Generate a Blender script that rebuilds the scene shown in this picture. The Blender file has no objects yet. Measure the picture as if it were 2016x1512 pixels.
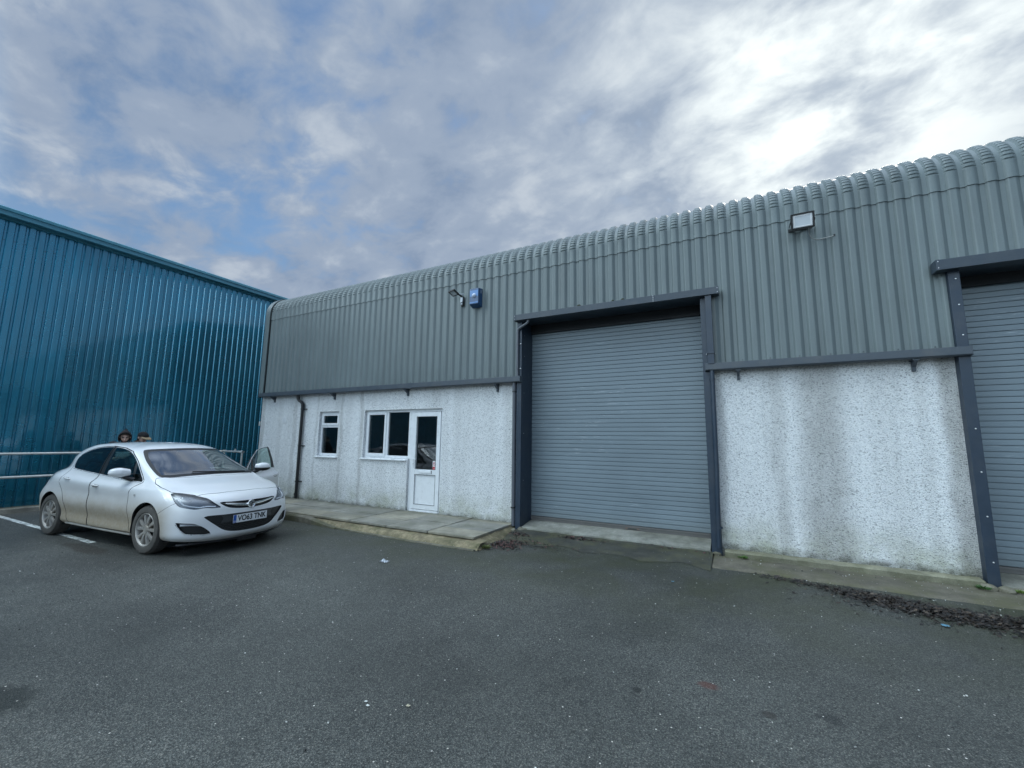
import bpy, bmesh, math, random
import numpy as np
from mathutils import Vector, Matrix
from mathutils.bvhtree import BVHTree

R = math.radians
sin, cos, pi = math.sin, math.cos, math.pi
scene = bpy.context.scene
COL = scene.collection
random.seed(11)

# ------------------------------------------------------------------ camera
CAM_H = 1.6
cam_d = bpy.data.cameras.new('camera')
cam_d.sensor_width = 36.0
cam_d.lens = 829.72 / 2016 * 36.0
cam_d.clip_start = 0.05
cam_d.clip_end = 3000
cam = bpy.data.objects.new('camera', cam_d)
COL.objects.link(cam)
yaw, pit, rol = R(27.71), R(7.748), R(0.776)
_f = Vector((-sin(yaw) * cos(pit), cos(yaw) * cos(pit), sin(pit)))
_r = Vector((cos(yaw), sin(yaw), 0))
_u = _r.cross(_f)
_r2 = _r * cos(rol) + _u * sin(rol)
_u2 = -_r * sin(rol) + _u * cos(rol)
M3 = Matrix((_r2, _u2, -_f)).transposed()
cam.matrix_world = Matrix.Translation((0, 0, CAM_H)) @ M3.to_4x4()
scene.camera = cam

# ------------------------------------------------------------------ world: broken cloud over a physical sky
SUN_EL, SUN_AZ = 36.0, 13.0          # degrees; azimuth from +Y towards +X (behind the grey unit)
world = bpy.data.worlds.new('World')
scene.world = world
world.use_nodes = True
wn = world.node_tree
wn.nodes.clear()


def wnode(t, **kw):
    n = wn.nodes.new(t)
    for k, v in kw.items():
        setattr(n, k, v)
    return n


def wset(n, **kw):
    for k, v in kw.items():
        s = n.inputs[k.replace('_', ' ')]
        if hasattr(v, 'is_output'):
            wn.links.new(v, s)
        else:
            s.default_value = v
    return n


def wmath(op, a, b=None, c=None, clamp=False):
    n = wnode('ShaderNodeMath', operation=op, use_clamp=clamp)
    for i, v in enumerate((a, b, c)):
        if v is None:
            continue
        if hasattr(v, 'is_output'):
            wn.links.new(v, n.inputs[i])
        else:
            n.inputs[i].default_value = v
    return n.outputs[0]


def wramp(fac, stops, interp='EASE'):
    n = wnode('ShaderNodeValToRGB')
    n.color_ramp.interpolation = interp
    while len(n.color_ramp.elements) < len(stops):
        n.color_ramp.elements.new(0.5)
    for e, (p_, c_) in zip(n.color_ramp.elements, stops):
        e.position = p_
        e.color = c_ if len(c_) == 4 else (*c_, 1)
    wn.links.new(fac, n.inputs[0])
    return n.outputs[0]


def wmix(fac, a, b, mode='MIX'):
    n = wnode('ShaderNodeMix', data_type='RGBA', blend_type=mode)
    for s, v in ((n.inputs[0], fac), (n.inputs[6], a), (n.inputs[7], b)):
        if hasattr(v, 'is_output'):
            wn.links.new(v, s)
        else:
            s.default_value = v if not isinstance(v, tuple) else ((*v, 1) if len(v) == 3 else v)
    return n.outputs[2]


sky = wnode('ShaderNodeTexSky', sky_type='NISHITA', sun_disc=False)
sky.sun_elevation = R(SUN_EL)
sky.sun_rotation = R(SUN_AZ)
sky.altitude = 50
sky.air_density = 1.2
sky.dust_density = 1.5
sky.ozone_density = 1.6
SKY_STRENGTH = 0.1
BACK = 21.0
tc = wnode('ShaderNodeTexCoord')
nrm = wnode('ShaderNodeVectorMath', operation='NORMALIZE')
wn.links.new(tc.outputs['Generated'], nrm.inputs[0])
sep = wnode('ShaderNodeSeparateXYZ')
wn.links.new(nrm.outputs[0], sep.inputs[0])
zz = wmath('ADD', wmath('MAXIMUM', sep.outputs[2], 0.0), 0.22)
comb = wnode('ShaderNodeCombineXYZ')
wn.links.new(wmath('DIVIDE', sep.outputs[0], zz), comb.inputs[0])
wn.links.new(wmath('DIVIDE', sep.outputs[1], zz), comb.inputs[1])
cl = comb.outputs[0]
mp = wnode('ShaderNodeMapping')
wset(mp, Vector=cl, Location=(3.1, 1.7, 0.4), Rotation=(0, 0, R(28)), Scale=(1.0, 1.3, 1.0))
n1 = wset(wnode('ShaderNodeTexNoise'), Vector=mp.outputs[0], Scale=5.6, Detail=8.0, Roughness=0.55, Distortion=0.25)
n2 = wset(wnode('ShaderNodeTexNoise'), Vector=mp.outputs[0], Scale=1.1, Detail=3.0, Roughness=0.5, Distortion=0.1)
n3 = wset(wnode('ShaderNodeTexNoise'), Vector=cl, Scale=2.6, Detail=7.0, Roughness=0.55, Distortion=0.2)
# nearness to the hidden sun
sdir = Vector((sin(R(SUN_AZ)) * cos(R(SUN_EL)), cos(R(SUN_AZ)) * cos(R(SUN_EL)), sin(R(SUN_EL))))
dt = wnode('ShaderNodeVectorMath', operation='DOT_PRODUCT')
wn.links.new(nrm.outputs[0], dt.inputs[0])
dt.inputs[1].default_value = sdir
sd = dt.outputs['Value']
dens = wmath('ADD', wmath('MULTIPLY', n1.outputs[0], 0.55), wmath('MULTIPLY', n2.outputs[0], 0.45))
dens2 = wmath('ADD', dens, wmath('MULTIPLY', wmath('SUBTRACT', sd, 0.62), 0.20))
mask = wramp(dens2, [(0.31, (0.12, 0.12, 0.12)), (0.49, (1, 1, 1))])
mask = wmath('MAXIMUM', mask, wramp(sep.outputs[2], [(0.80, (0, 0, 0)), (0.92, (1, 1, 1))]))
# thickness gives light and dark within the cloud
shade = wmath('ADD', wmath('MULTIPLY', n1.outputs[0], 0.5), wmath('MULTIPLY', n3.outputs[0], 0.5))
body = wramp(shade, [(0.33, (0.52, 0.74, 1.12)), (0.50, (0.83, 1.04, 1.38)), (0.66, (1.32, 1.50, 1.74))])
glow = wramp(sd, [(0.86, (0, 0, 0)), (0.965, (0.36, 0.36, 0.36)), (1.0, (1, 1, 1))], 'B_SPLINE')
thin = wramp(shade, [(0.40, (0.28, 0.28, 0.28)), (0.60, (1, 1, 1))])
lit = wmix(wmath('MULTIPLY', glow, thin), body, (3.3, 3.5, 3.4))
# added gain: unseen sky behind the viewer brightened to light the facade
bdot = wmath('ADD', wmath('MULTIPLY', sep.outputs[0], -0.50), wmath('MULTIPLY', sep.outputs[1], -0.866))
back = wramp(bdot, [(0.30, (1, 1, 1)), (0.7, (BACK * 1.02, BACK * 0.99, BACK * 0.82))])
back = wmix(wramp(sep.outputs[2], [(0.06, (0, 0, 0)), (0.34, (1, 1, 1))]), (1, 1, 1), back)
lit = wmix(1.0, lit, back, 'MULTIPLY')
# overhead sky out of view, boosted to light the ground and car
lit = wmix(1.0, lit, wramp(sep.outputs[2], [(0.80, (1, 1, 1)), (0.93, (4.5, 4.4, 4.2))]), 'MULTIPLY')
# pale band of thicker cloud low down
low = wramp(sep.outputs[2], [(0.05, (1, 1, 1)), (0.5, (0, 0, 0))])
mask2 = wmath('MAXIMUM', mask, wmath('MULTIPLY', low, 0.7))
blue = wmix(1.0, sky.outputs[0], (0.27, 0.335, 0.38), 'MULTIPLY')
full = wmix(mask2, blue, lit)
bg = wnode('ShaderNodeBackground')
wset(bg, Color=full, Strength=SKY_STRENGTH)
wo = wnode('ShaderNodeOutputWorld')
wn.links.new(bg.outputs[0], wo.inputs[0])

# ------------------------------------------------------------------ sun behind cloud
sun_d = bpy.data.lights.new('sun', 'SUN')
sun_d.energy = 0.6
sun_d.angle = R(14)
sun_d.color = (1.0, 0.96, 0.9)
sun = bpy.data.objects.new('sun', sun_d)
sun.rotation_euler = sdir.to_track_quat('Z', 'Y').to_euler()
COL.objects.link(sun)

scene.view_settings.view_transform = 'Standard'
scene.view_settings.look = 'None'
scene.view_settings.gamma = 1.0
scene.view_settings.exposure = 1.9
scene.render.engine = 'CYCLES'


# ------------------------------------------------------------------ material helpers
class NT:
    def __init__(self, name):
        self.m = bpy.data.materials.new(name)
        self.m.use_nodes = True
        self.t = self.m.node_tree
        self.t.nodes.clear()
        self.out = self.t.nodes.new('ShaderNodeOutputMaterial')

    def n(self, typ, props=None, **ins):
        nd = self.t.nodes.new(typ)
        for k, v in (props or {}).items():
            setattr(nd, k, v)
        for k, v in ins.items():
            self.s(nd.inputs[k.replace('_', ' ')], v)
        return nd

    def s(self, sock, v):
        if hasattr(v, 'is_output'):
            self.t.links.new(v, sock)
        else:
            if isinstance(v, tuple) and len(v) == 3 and sock.type == 'RGBA':
                v = (*v, 1)
            sock.default_value = v

    def pos(self):
        return self.n('ShaderNodeNewGeometry').outputs['Position']

    def obj(self):
        return self.n('ShaderNodeTexCoord').outputs['Object']

    def xyz(self, v):
        return self.n('ShaderNodeSeparateXYZ', Vector=v).outputs

    def map(self, v, scale=(1, 1, 1), loc=(0, 0, 0), rot=(0, 0, 0)):
        return self.n('ShaderNodeMapping', Vector=v, Scale=scale, Location=loc, Rotation=rot).outputs[0]

    def noise(self, v, scale, detail=4, rough=0.5, dist=0.0):
        return self.n('ShaderNodeTexNoise', Vector=v, Scale=scale, Detail=detail, Roughness=rough, Distortion=dist).outputs[0]

    def vor(self, v, scale, feat='F1'):
        return self.n('ShaderNodeTexVoronoi', {'feature': feat}, Vector=v, Scale=scale).outputs

    def math(self, op, a, b=0.0, clamp=False):
        nd = self.n('ShaderNodeMath', {'operation': op, 'use_clamp': clamp})
        self.s(nd.inputs[0], a)
        self.s(nd.inputs[1], b)
        return nd.outputs[0]

    def ramp(self, fac, stops, interp='LINEAR'):
        nd = self.n('ShaderNodeValToRGB')
        nd.color_ramp.interpolation = interp
        while len(nd.color_ramp.elements) < len(stops):
            nd.color_ramp.elements.new(0.5)
        for e, (p_, c_) in zip(nd.color_ramp.elements, stops):
            e.position = p_
            if not isinstance(c_, tuple):
                c_ = (c_, c_, c_)
            e.color = (*c_, 1)
        self.s(nd.inputs[0], fac)
        return nd.outputs[0]

    def rng(self, v, a, b, c=0.0, d=1.0, smooth=False):
        nd = self.n('ShaderNodeMapRange', {'interpolation_type': 'SMOOTHSTEP' if smooth else 'LINEAR'})
        self.s(nd.inputs[0], v)
        for i, q in enumerate((a, b, c, d)):
            nd.inputs[i + 1].default_value = q
        return nd.outputs[0]

    def mix(self, fac, a, b, mode='MIX'):
        nd = self.n('ShaderNodeMix', {'data_type': 'RGBA', 'blend_type': mode})
        self.s(nd.inputs[0], fac)
        self.s(nd.inputs[6], a)
        self.s(nd.inputs[7], b)
        return nd.outputs[2]

    def bump(self, h, strength=0.3, dist=0.01, normal=None):
        nd = self.n('ShaderNodeBump', Height=h, Strength=strength, Distance=dist)
        if normal is not None:
            self.s(nd.inputs['Normal'], normal)
        return nd.outputs[0]

    def pr(self, **ins):
        b = self.n('ShaderNodeBsdfPrincipled', **ins)
        self.t.links.new(b.outputs[0], self.out.inputs[0])
        return self.m


MAT = {}


def paint(name, col, rough=0.5, metal=0.0, spec=0.5, var=0.12, scale=9.0, coat=0.0, bump=0.0, dirt=None):
    """plain coloured surface with procedural wear"""
    if name in MAT:
        return MAT[name]
    t = NT(name)
    o = t.obj()
    nz = t.noise(o, scale, 6, 0.6)
    k = t.ramp(nz, [(0.3, 1 - var), (0.7, 1 + var * 0.4)])
    c = t.mix(1.0, (*col, 1), k, 'MULTIPLY')
    if dirt:
        dm = t.ramp(t.noise(o, scale * 0.35, 7, 0.65), [(0.5, 0.0), (0.75, dirt[1])])
        c = t.mix(dm, c, (*dirt[0], 1))
    ins = dict(Base_Color=c, Roughness=t.ramp(nz, [(0.3, max(rough - 0.06, 0.02)), (0.7, min(rough + 0.08, 1))]),
               Metallic=metal, Coat_Weight=coat, Coat_Roughness=0.08)
    ins['Specular_IOR_Level'] = spec
    if bump:
        ins['Normal'] = t.bump(t.noise(o, scale * 12, 4, 0.6), bump, 0.003)
    MAT[name] = t.pr(**ins)
    return MAT[name]


def glass(name, tint, refl=1.0, rough=0.0):
    if name in MAT:
        return MAT[name]
    t = NT(name)
    fc_ = t.n('ShaderNodeLayerWeight', Blend=0.5).outputs['Facing']
    fr = t.math('ADD', t.math('MULTIPLY', t.math('POWER', fc_, 5.0), 0.957), 0.043)
    sm = t.noise(t.obj(), 3.0, 3)
    tr = t.n('ShaderNodeBsdfTransparent', Color=t.mix(t.ramp(sm, [(0.4, 0.0), (0.7, 0.25)]), (*tint, 1), tuple(c * 0.9 for c in tint) + (1,))).outputs[0]
    gl = t.n('ShaderNodeBsdfGlossy', Color=(0.95, 0.97, 1, 1), Roughness=rough).outputs[0]
    mx = t.n('ShaderNodeMixShader')
    t.s(mx.inputs[0], t.math('MULTIPLY', fr, refl, True))
    t.t.links.new(tr, mx.inputs[1])
    t.t.links.new(gl, mx.inputs[2])
    t.t.links.new(mx.outputs[0], t.out.inputs[0])
    MAT[name] = t.m
    return t.m


# ------------------------------------------------------------------ mesh helpers
class MB:
    """collects shapes and links them as ONE mesh object"""
    def __init__(self):
        self.v, self.f, self.mi, self.k = [], [], [], 0

    def add(self, vs, fs, m=0):
        o = len(self.v)
        self.v += [tuple(p) for p in vs]
        self.f += [tuple(o + i for i in f) for f in fs]
        self.mi += [m] * len(fs)
        return self

    def box(self, a, b, m=0):
        x0, y0, z0 = a
        x1, y1, z1 = b
        return self.add([(x0, y0, z0), (x1, y0, z0), (x1, y1, z0), (x0, y1, z0), (x0, y0, z1), (x1, y0, z1), (x1, y1, z1), (x0, y1, z1)],
                        [(0, 3, 2, 1), (4, 5, 6, 7), (0, 1, 5, 4), (1, 2, 6, 5), (2, 3, 7, 6), (3, 0, 4, 7)], m)

    def obox(self, c, ax, m=0):
        """oriented box: centre and three half-axis vectors"""
        c = Vector(c)
        a, b, d = (Vector(q) for q in ax)
        vs = [c + a * i + b * j + d * k for k in (-1, 1) for j in (-1, 1) for i in (-1, 1)]
        return self.add(vs, [(0, 2, 3, 1), (4, 5, 7, 6), (0, 1, 5, 4), (1, 3, 7, 5), (3, 2, 6, 7), (2, 0, 4, 6)], m)

    def tube(self, pts, r, n=12, m=0, caps=True):
        pts = [Vector(p) for p in pts]
        rs = r if isinstance(r, (list, tuple)) else [r] * len(pts)
        o = []
        prev = None
        for i, p in enumerate(pts):
            d = (pts[min(i + 1, len(pts) - 1)] - pts[max(i - 1, 0)]).normalized()
            if prev is None:
                a = d.orthogonal().normalized()
            else:
                a = (prev - d * prev.dot(d)).normalized()
            prev = a
            b = d.cross(a)
            o.append([p + (a * cos(2 * pi * k / n) + b * sin(2 * pi * k / n)) * rs[i] for k in range(n)])
        vs = [q for ring in o for q in ring]
        fs = [(i * n + k, i * n + (k + 1) % n, (i + 1) * n + (k + 1) % n, (i + 1) * n + k) for i in range(len(pts) - 1) for k in range(n)]
        if caps:
            fs += [tuple(range(n - 1, -1, -1)), tuple((len(pts) - 1) * n + k for k in range(n))]
        return self.add(vs, fs, m)

    def prism(self, poly, axis, a, b, m=0):
        """poly of 2D points extruded along axis ('x': poly=(y,z); 'y': poly=(x,z); 'z': poly=(x,y))"""
        def P(q, t):
            return {'x': (t, q[0], q[1]), 'y': (q[0], t, q[1]), 'z': (q[0], q[1], t)}[axis]
        n = len(poly)
        vs = [P(q, a) for q in poly] + [P(q, b) for q in poly]
        fs = [tuple(range(n)), tuple(range(2 * n - 1, n - 1, -1))] + [(i, n + i, n + (i + 1) % n, (i + 1) % n) for i in range(n)]
        return self.add(vs, fs, m)

    def lathe(self, prof, c, axis, n=32, m=0, ref=None):
        """prof: list of (along, radius)"""
        c = Vector(c)
        ax = Vector(axis).normalized()
        a = ax.orthogonal().normalized()
        b = ax.cross(a)
        vs = [c + ax * h_ + (a * cos(2 * pi * k / n) + b * sin(2 * pi * k / n)) * r_ for h_, r_ in prof for k in range(n)]
        fs = [(i * n + k, i * n + (k + 1) % n, (i + 1) * n + (k + 1) % n, (i + 1) * n + k) for i in range(len(prof) - 1) for k in range(n)]
        return self.add(vs, fs, m)

    def grid(self, rows, m=0, close=False):
        w = len(rows[0])
        vs = [p for r_ in rows for p in r_]
        fs = []
        for i in range(len(rows) - 1):
            for j in range(w - 1 + (1 if close else 0)):
                fs.append((i * w + j, i * w + (j + 1) % w, (i + 1) * w + (j + 1) % w, (i + 1) * w + j))
        return self.add(vs, fs, m)

    def build(self, name, mats, parent=None, base=None, smooth=None, bevel=0.0, fix=True):
        """vertices are in the parent's frame, or in world space when the parent is an unrotated Empty (base=True)"""
        me = bpy.data.meshes.new(name)
        off = Vector((0, 0, 0))
        if base == 'auto':
            n = len(self.v)
            off = Vector((sum(p[0] for p in self.v) / n, sum(p[1] for p in self.v) / n, min(p[2] for p in self.v)))
        elif base is not None:
            off = Vector(base)
        me.from_pydata([(Vector(p) - off)[:] for p in self.v], [], self.f)
        mats = mats if isinstance(mats, (list, tuple)) else [mats]
        for mm in mats:
            me.materials.append(mm)
        me.polygons.foreach_set('material_index', self.mi)
        if fix:
            b = bmesh.new()
            b.from_mesh(me)
            bmesh.ops.recalc_face_normals(b, faces=b.faces)
            b.to_mesh(me)
            b.free()
        if smooth is not None:
            me.polygons.foreach_set('use_smooth', [True] * len(me.polygons))
            me.set_sharp_from_angle(angle=R(smooth))
        o = bpy.data.objects.new(name, me)
        COL.objects.link(o)
        o.location = off
        if parent is not None:
            o.parent = parent
            if base == 'world':
                pass
        if bevel:
            md = o.modifiers.new('bevel', 'BEVEL')
            md.width = bevel
            md.segments = 2
            md.limit_method = 'ANGLE'
            md.angle_limit = R(40)
            md.harden_normals = False
        return o


def part(mb, name, mats, root, **kw):
    """part of a thing whose root Empty is unrotated and unscaled: vertices given in world space"""
    o = mb.build(name, mats, None, base=(0, 0, 0), **kw)
    o.parent = root
    w = Vector((0, 0, 0))
    q = root
    while q is not None:
        w += q.location
        q = q.parent
    o.location = -w
    return o


def tag(o, label=None, cat=None, group=None, kind=None):
    if label:
        o['label'] = label
    if cat:
        o['category'] = cat
    if group:
        o['group'] = group
    if kind:
        o['kind'] = kind
    return o


def thing(name, label, cat, loc=(0, 0, 0), group=None, rotz=0.0):
    o = bpy.data.objects.new(name, None)
    o.empty_display_size = 0.2
    COL.objects.link(o)
    o.location = loc
    o.rotation_euler = (0, 0, rotz)
    return tag(o, label, cat, group)


def solo(mb, name, mats, label, cat, group=None, kind=None, **kw):
    o = mb.build(name, mats, None, base='auto', **kw)
    return tag(o, label, cat, group, kind)


def struct(mb, name, mats, **kw):
    o = mb.build(name, mats, None, **kw)
    o['kind'] = 'structure'
    return o


def bez(p0, p1, p2, n=8):
    p0, p1, p2 = Vector(p0), Vector(p1), Vector(p2)
    return [p0 * (1 - t) ** 2 + p1 * 2 * t * (1 - t) + p2 * t * t for t in [i / n for i in range(n + 1)]]


def text_mesh(body, size, extr=0.001, xs=1.0, bold=0.0):
    """triangulated lettering in the XY plane, centred; returns verts, faces"""
    cu = bpy.data.curves.new('lettering', 'FONT')
    cu.body = body
    cu.size = size
    cu.extrude = extr
    cu.offset = size * bold
    cu.align_x = 'CENTER'
    cu.align_y = 'CENTER'
    ob = bpy.data.objects.new('lettering', cu)
    COL.objects.link(ob)
    dg = bpy.context.evaluated_depsgraph_get()
    dg.update()
    me = bpy.data.meshes.new_from_object(ob.evaluated_get(dg))
    vs = [Vector((v.co.x * xs, v.co.y, v.co.z)) for v in me.vertices]
    fs = [tuple(p_.vertices) for p_ in me.polygons]
    bpy.data.objects.remove(ob)
    bpy.data.curves.remove(cu)
    bpy.data.meshes.remove(me)
    return vs, fs
# ------------------------------------------------------------------ main surface materials
def mat_asphalt():
    t = NT('wet_asphalt')
    p = t.pos()
    x, y, z = t.xyz(p)
    grain = t.vor(p, 125.0)
    grain2 = t.vor(t.map(p, loc=(3, 1, 0)), 230.0)
    big = t.noise(p, 0.55, 5, 0.55)
    mid = t.noise(p, 3.2, 6, 0.6)
    fine = t.noise(p, 60, 5, 0.7)
    g = t.n('ShaderNodeSeparateColor', Color=grain['Color']).outputs
    g2 = t.n('ShaderNodeSeparateColor', Color=grain2['Color']).outputs
    stone = t.ramp(g[0], [(0.0, (0.03, 0.0345, 0.0345)), (0.5, (0.066, 0.076, 0.075)), (0.85, (0.125, 0.136, 0.128)), (0.97, (0.22, 0.226, 0.205))])
    stone2 = t.ramp(g2[1], [(0.0, (0.024, 0.028, 0.028)), (0.6, (0.08, 0.09, 0.088)), (1.0, (0.19, 0.197, 0.183))])
    c = t.mix(0.5, stone, stone2)
    edge = t.ramp(grain['Distance'], [(0.25, 1.0), (0.75, 0.45)])
    c = t.mix(1.0, c, edge, 'MULTIPLY')
    c = t.mix(1.0, c, t.ramp(big, [(0.3, 0.72), (0.7, 1.35)]), 'MULTIPLY')
    c = t.mix(1.0, c, t.ramp(mid, [(0.25, 0.85), (0.75, 1.12)]), 'MULTIPLY')
    # mossy film along the foot of the building
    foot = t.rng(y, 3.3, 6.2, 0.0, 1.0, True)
    moss = t.math('MULTIPLY', foot, t.ramp(t.noise(p, 1.3, 6, 0.6, 0.4), [(0.38, 0.0), (0.62, 1.0)]))
    c = t.mix(t.math('MULTIPLY', moss, 0.72), c, (0.042, 0.048, 0.024, 1))
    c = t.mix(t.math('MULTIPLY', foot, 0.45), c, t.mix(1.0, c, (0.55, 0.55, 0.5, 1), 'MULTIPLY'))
    # oil patches and one rusty stain
    def spot(cx, cy, rx, ry, amt, colr, cc, seed):
        dx = t.math('DIVIDE', t.math('SUBTRACT', x, cx), rx)
        dy = t.math('DIVIDE', t.math('SUBTRACT', y, cy), ry)
        d = t.math('ADD', t.math('MULTIPLY', dx, dx), t.math('MULTIPLY', dy, dy))
        d = t.math('ADD', d, t.math('MULTIPLY', t.math('SUBTRACT', t.noise(t.map(p, loc=(seed, 0, 0)), 2.2 / max(rx, 0.15), 5, 0.65), 0.5), 1.9))
        return t.mix(t.rng(d, 1.0, 0.25, 0.0, amt, True), cc, colr)
    c = spot(-4.02, 1.06, 0.26, 0.16, 0.7, (0.006, 0.009, 0.008, 1), c, 1)
    c = spot(-8.3, 2.75, 0.9, 0.16, 0.55, (0.022, 0.017, 0.012, 1), c, 5)
    c = spot(-0.235, 3.33, 0.09, 0.05, 0.5, (0.09, 0.022, 0.014, 1), c, 9)
    c = spot(0.1, 3.17, 0.05, 0.05, 0.6, (0.018, 0.014, 0.012, 1), c, 2)
    c = spot(0.42, 3.3, 0.09, 0.06, 0.5, (0.012, 0.014, 0.016, 1), c, 3)
    c = spot(-0.65, 3.05, 0.04, 0.04, 0.8, (0.012, 0.014, 0.014, 1), c, 4)
    # scattered pale chips of gravel
    chip = t.vor(p, 15.0)
    cg = t.n('ShaderNodeSeparateColor', Color=chip['Color']).outputs
    cm = t.math('MULTIPLY', t.rng(chip['Distance'], 0.085, 0.06), t.rng(cg[0], 0.62, 0.63))
    c = t.mix(cm, c, t.mix(cg[1], (0.35, 0.34, 0.3, 1), (0.7, 0.7, 0.68, 1)))
    chip2 = t.vor(t.map(p, loc=(7, 3, 0)), 34.0)
    ch = t.n('ShaderNodeSeparateColor', Color=chip2['Color']).outputs
    cm2 = t.math('MULTIPLY', t.rng(chip2['Distance'], 0.12, 0.08), t.rng(ch[0], 0.84, 0.85))
    c = t.mix(cm2, c, (0.30, 0.30, 0.275, 1))
    rough = t.math('ADD', t.ramp(big, [(0.35, 0.5), (0.65, 0.66)]), t.math('MULTIPLY', t.math('SUBTRACT', fine, 0.5), 0.3))
    c = t.mix(1.0, c, (1.26, 1.19, 1.13, 1), 'MULTIPLY')
    h = t.math('ADD', t.math('MULTIPLY', grain['Distance'], 0.7), t.math('MULTIPLY', grain2['Distance'], 0.35))
    b = t.bump(h, 0.75, 0.006)
    b = t.bump(mid, 0.25, 0.02, b)
    return t.pr(Base_Color=c, Roughness=rough, Normal=b, Specular_IOR_Level=0.32)


def mat_roughcast():
    t = NT('white_roughcast')
    p = t.pos()
    x, y, z = t.xyz(p)
    q = t.map(p, scale=(1.0, 1.0, 1.5))
    v = t.vor(q, 62.0)
    vc = t.n('ShaderNodeSeparateColor', Color=v['Color']).outputs
    f1 = t.noise(q, 74, 3, 0.6, 0.3)
    f2 = t.noise(q, 46, 4, 0.6, 0.4)
    c = t.ramp(vc[0], [(0.0, (0.40, 0.41, 0.42)), (0.12, (0.72, 0.74, 0.76)), (0.45, (0.83, 0.845, 0.855)), (1.0, (0.9, 0.91, 0.91))])
    gap = t.ramp(f1, [(0.345, 0.10), (0.42, 1.0)])
    c = t.mix(1.0, c, gap, 'MULTIPLY')
    dash = t.ramp(f2, [(0.30, 0.3), (0.37, 1.0)])
    c = t.mix(1.0, c, dash, 'MULTIPLY')
    # weather streaks running down under the gutter
    st = t.noise(t.map(p, scale=(2.1, 1, 0.16)), 1.0, 6, 0.62, 0.3)
    streak = t.ramp(st, [(0.42, 0.0), (0.66, 1.0)])
    def band(cx, w, amt):
        d = t.math('DIVIDE', t.math('SUBTRACT', t.math('ADD', x, t.math('MULTIPLY', t.math('SUBTRACT', t.noise(p, 1.4, 4), 0.5), 0.22)), cx), w)
        return t.rng(t.math('ABSOLUTE', d), 1.0, 0.2, 0.0, amt, True)
    tot = t.math('MULTIPLY', streak, 0.28)
    for cx, w, amt in ((0.55, 0.16, 0.42), (1.05, 0.42, 0.66), (0.86, 0.12, 0.3), (2.38, 0.16, 0.75), (2.1, 0.1, 0.2), (-0.16, 0.08, 0.35),
                       (-8.26, 0.09, 0.5), (-7.62, 0.09, 0.5), (-10.0, 0.14, 0.42), (-11.35, 0.14, 0.5), (-9.15, 0.06, 0.3),
                       (-4.9, 0.2, 0.2), (-3.75, 0.16, 0.25), (-10.6, 0.2, 0.25)):
        tot = t.math('MAXIMUM', tot, band(cx, w, amt))
    brk = t.ramp(t.noise(t.map(p, scale=(1, 1, 0.5)), 3.5, 6, 0.65), [(0.25, 0.55), (0.6, 1.0)])
    tot = t.math('MULTIPLY', tot, brk)
    stain = t.mix(t.noise(p, 1.7, 3), (0.40, 0.395, 0.36, 1), (0.46, 0.435, 0.43, 1))
    c = t.mix(tot, c, t.mix(1.0, c, t.mix(0.0, stain, stain), 'MULTIPLY'))
    speck = t.ramp(t.noise(q, 95, 2, 0.5), [(0.36, 1.0), (0.42, 0.0)])
    c = t.mix(t.math('MULTIPLY', t.math('MULTIPLY', tot, speck), 0.75), c, (0.09, 0.09, 0.085, 1))
    # algae along the base
    base = t.rng(z, 0.75, 0.12, 0.0, 1.0, True)
    al = t.math('MULTIPLY', base, t.ramp(t.noise(p, 2.4, 7, 0.68), [(0.36, 0.0), (0.66, 1.0)]))
    c = t.mix(t.math('MULTIPLY', al, 0.75), c, t.mix(1.0, c, (0.42, 0.43, 0.27, 1), 'MULTIPLY'))
    foot = t.rng(z, 0.24, 0.12, 0.0, 1.0, True)
    c = t.mix(t.math('MULTIPLY', foot, t.ramp(t.noise(p, 6, 5, 0.7), [(0.38, 0.1), (0.6, 0.85)])), c, (0.075, 0.075, 0.05, 1))
    h = t.math('ADD', v['Distance'], t.math('MULTIPLY', f1, 0.8))
    return t.pr(Base_Color=c, Roughness=0.85, Normal=t.bump(h, 0.9, 0.008), Specular_IOR_Level=0.3)


def mat_cladding(name, col, rough, spec=0.5, sheet=1.05, axis=0, coat=0.0, var=0.07, streak=0.16, metal=0.0, coat_ior=1.5):
    t = NT(name)
    p = t.pos()
    xyz = t.xyz(p)
    a = xyz[axis]
    cell = t.math('FLOOR', t.math('DIVIDE', a, sheet))
    w = t.n('ShaderNodeTexWhiteNoise', {'noise_dimensions': '1D'}, W=cell).outputs[0]
    sc = [7, 7, 7]
    sc[2] = 0.5
    st = t.noise(t.map(p, scale=tuple(sc)), 1.0, 6, 0.65)
    mo = t.noise(p, 1.1, 5, 0.6)
    c = t.mix(1.0, (*col, 1), t.ramp(w, [(0.0, 1 - var), (1.0, 1 + var)]), 'MULTIPLY')
    c = t.mix(1.0, c, t.ramp(st, [(0.3, 1 - streak), (0.6, 1.03)]), 'MULTIPLY')
    c = t.mix(1.0, c, t.ramp(mo, [(0.3, 0.92), (0.7, 1.06)]), 'MULTIPLY')
    c = t.mix(1.0, c, t.ramp(t.noise(p, 160, 2), [(0.3, 0.93), (0.7, 1.05)]), 'MULTIPLY')
    wav = t.math('ADD', t.noise(t.map(p, scale=(1, 1, 0.6)), 2.2, 3, 0.5), t.math('MULTIPLY', t.noise(p, 9, 3), 0.12))
    return t.pr(Base_Color=c, Roughness=t.ramp(mo, [(0.3, rough - 0.05), (0.7, rough + 0.07)]), Specular_IOR_Level=spec,
                Coat_Weight=coat, Coat_Roughness=0.07, Coat_IOR=coat_ior, Metallic=metal, Normal=t.bump(wav, 0.12, 0.05))


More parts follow.
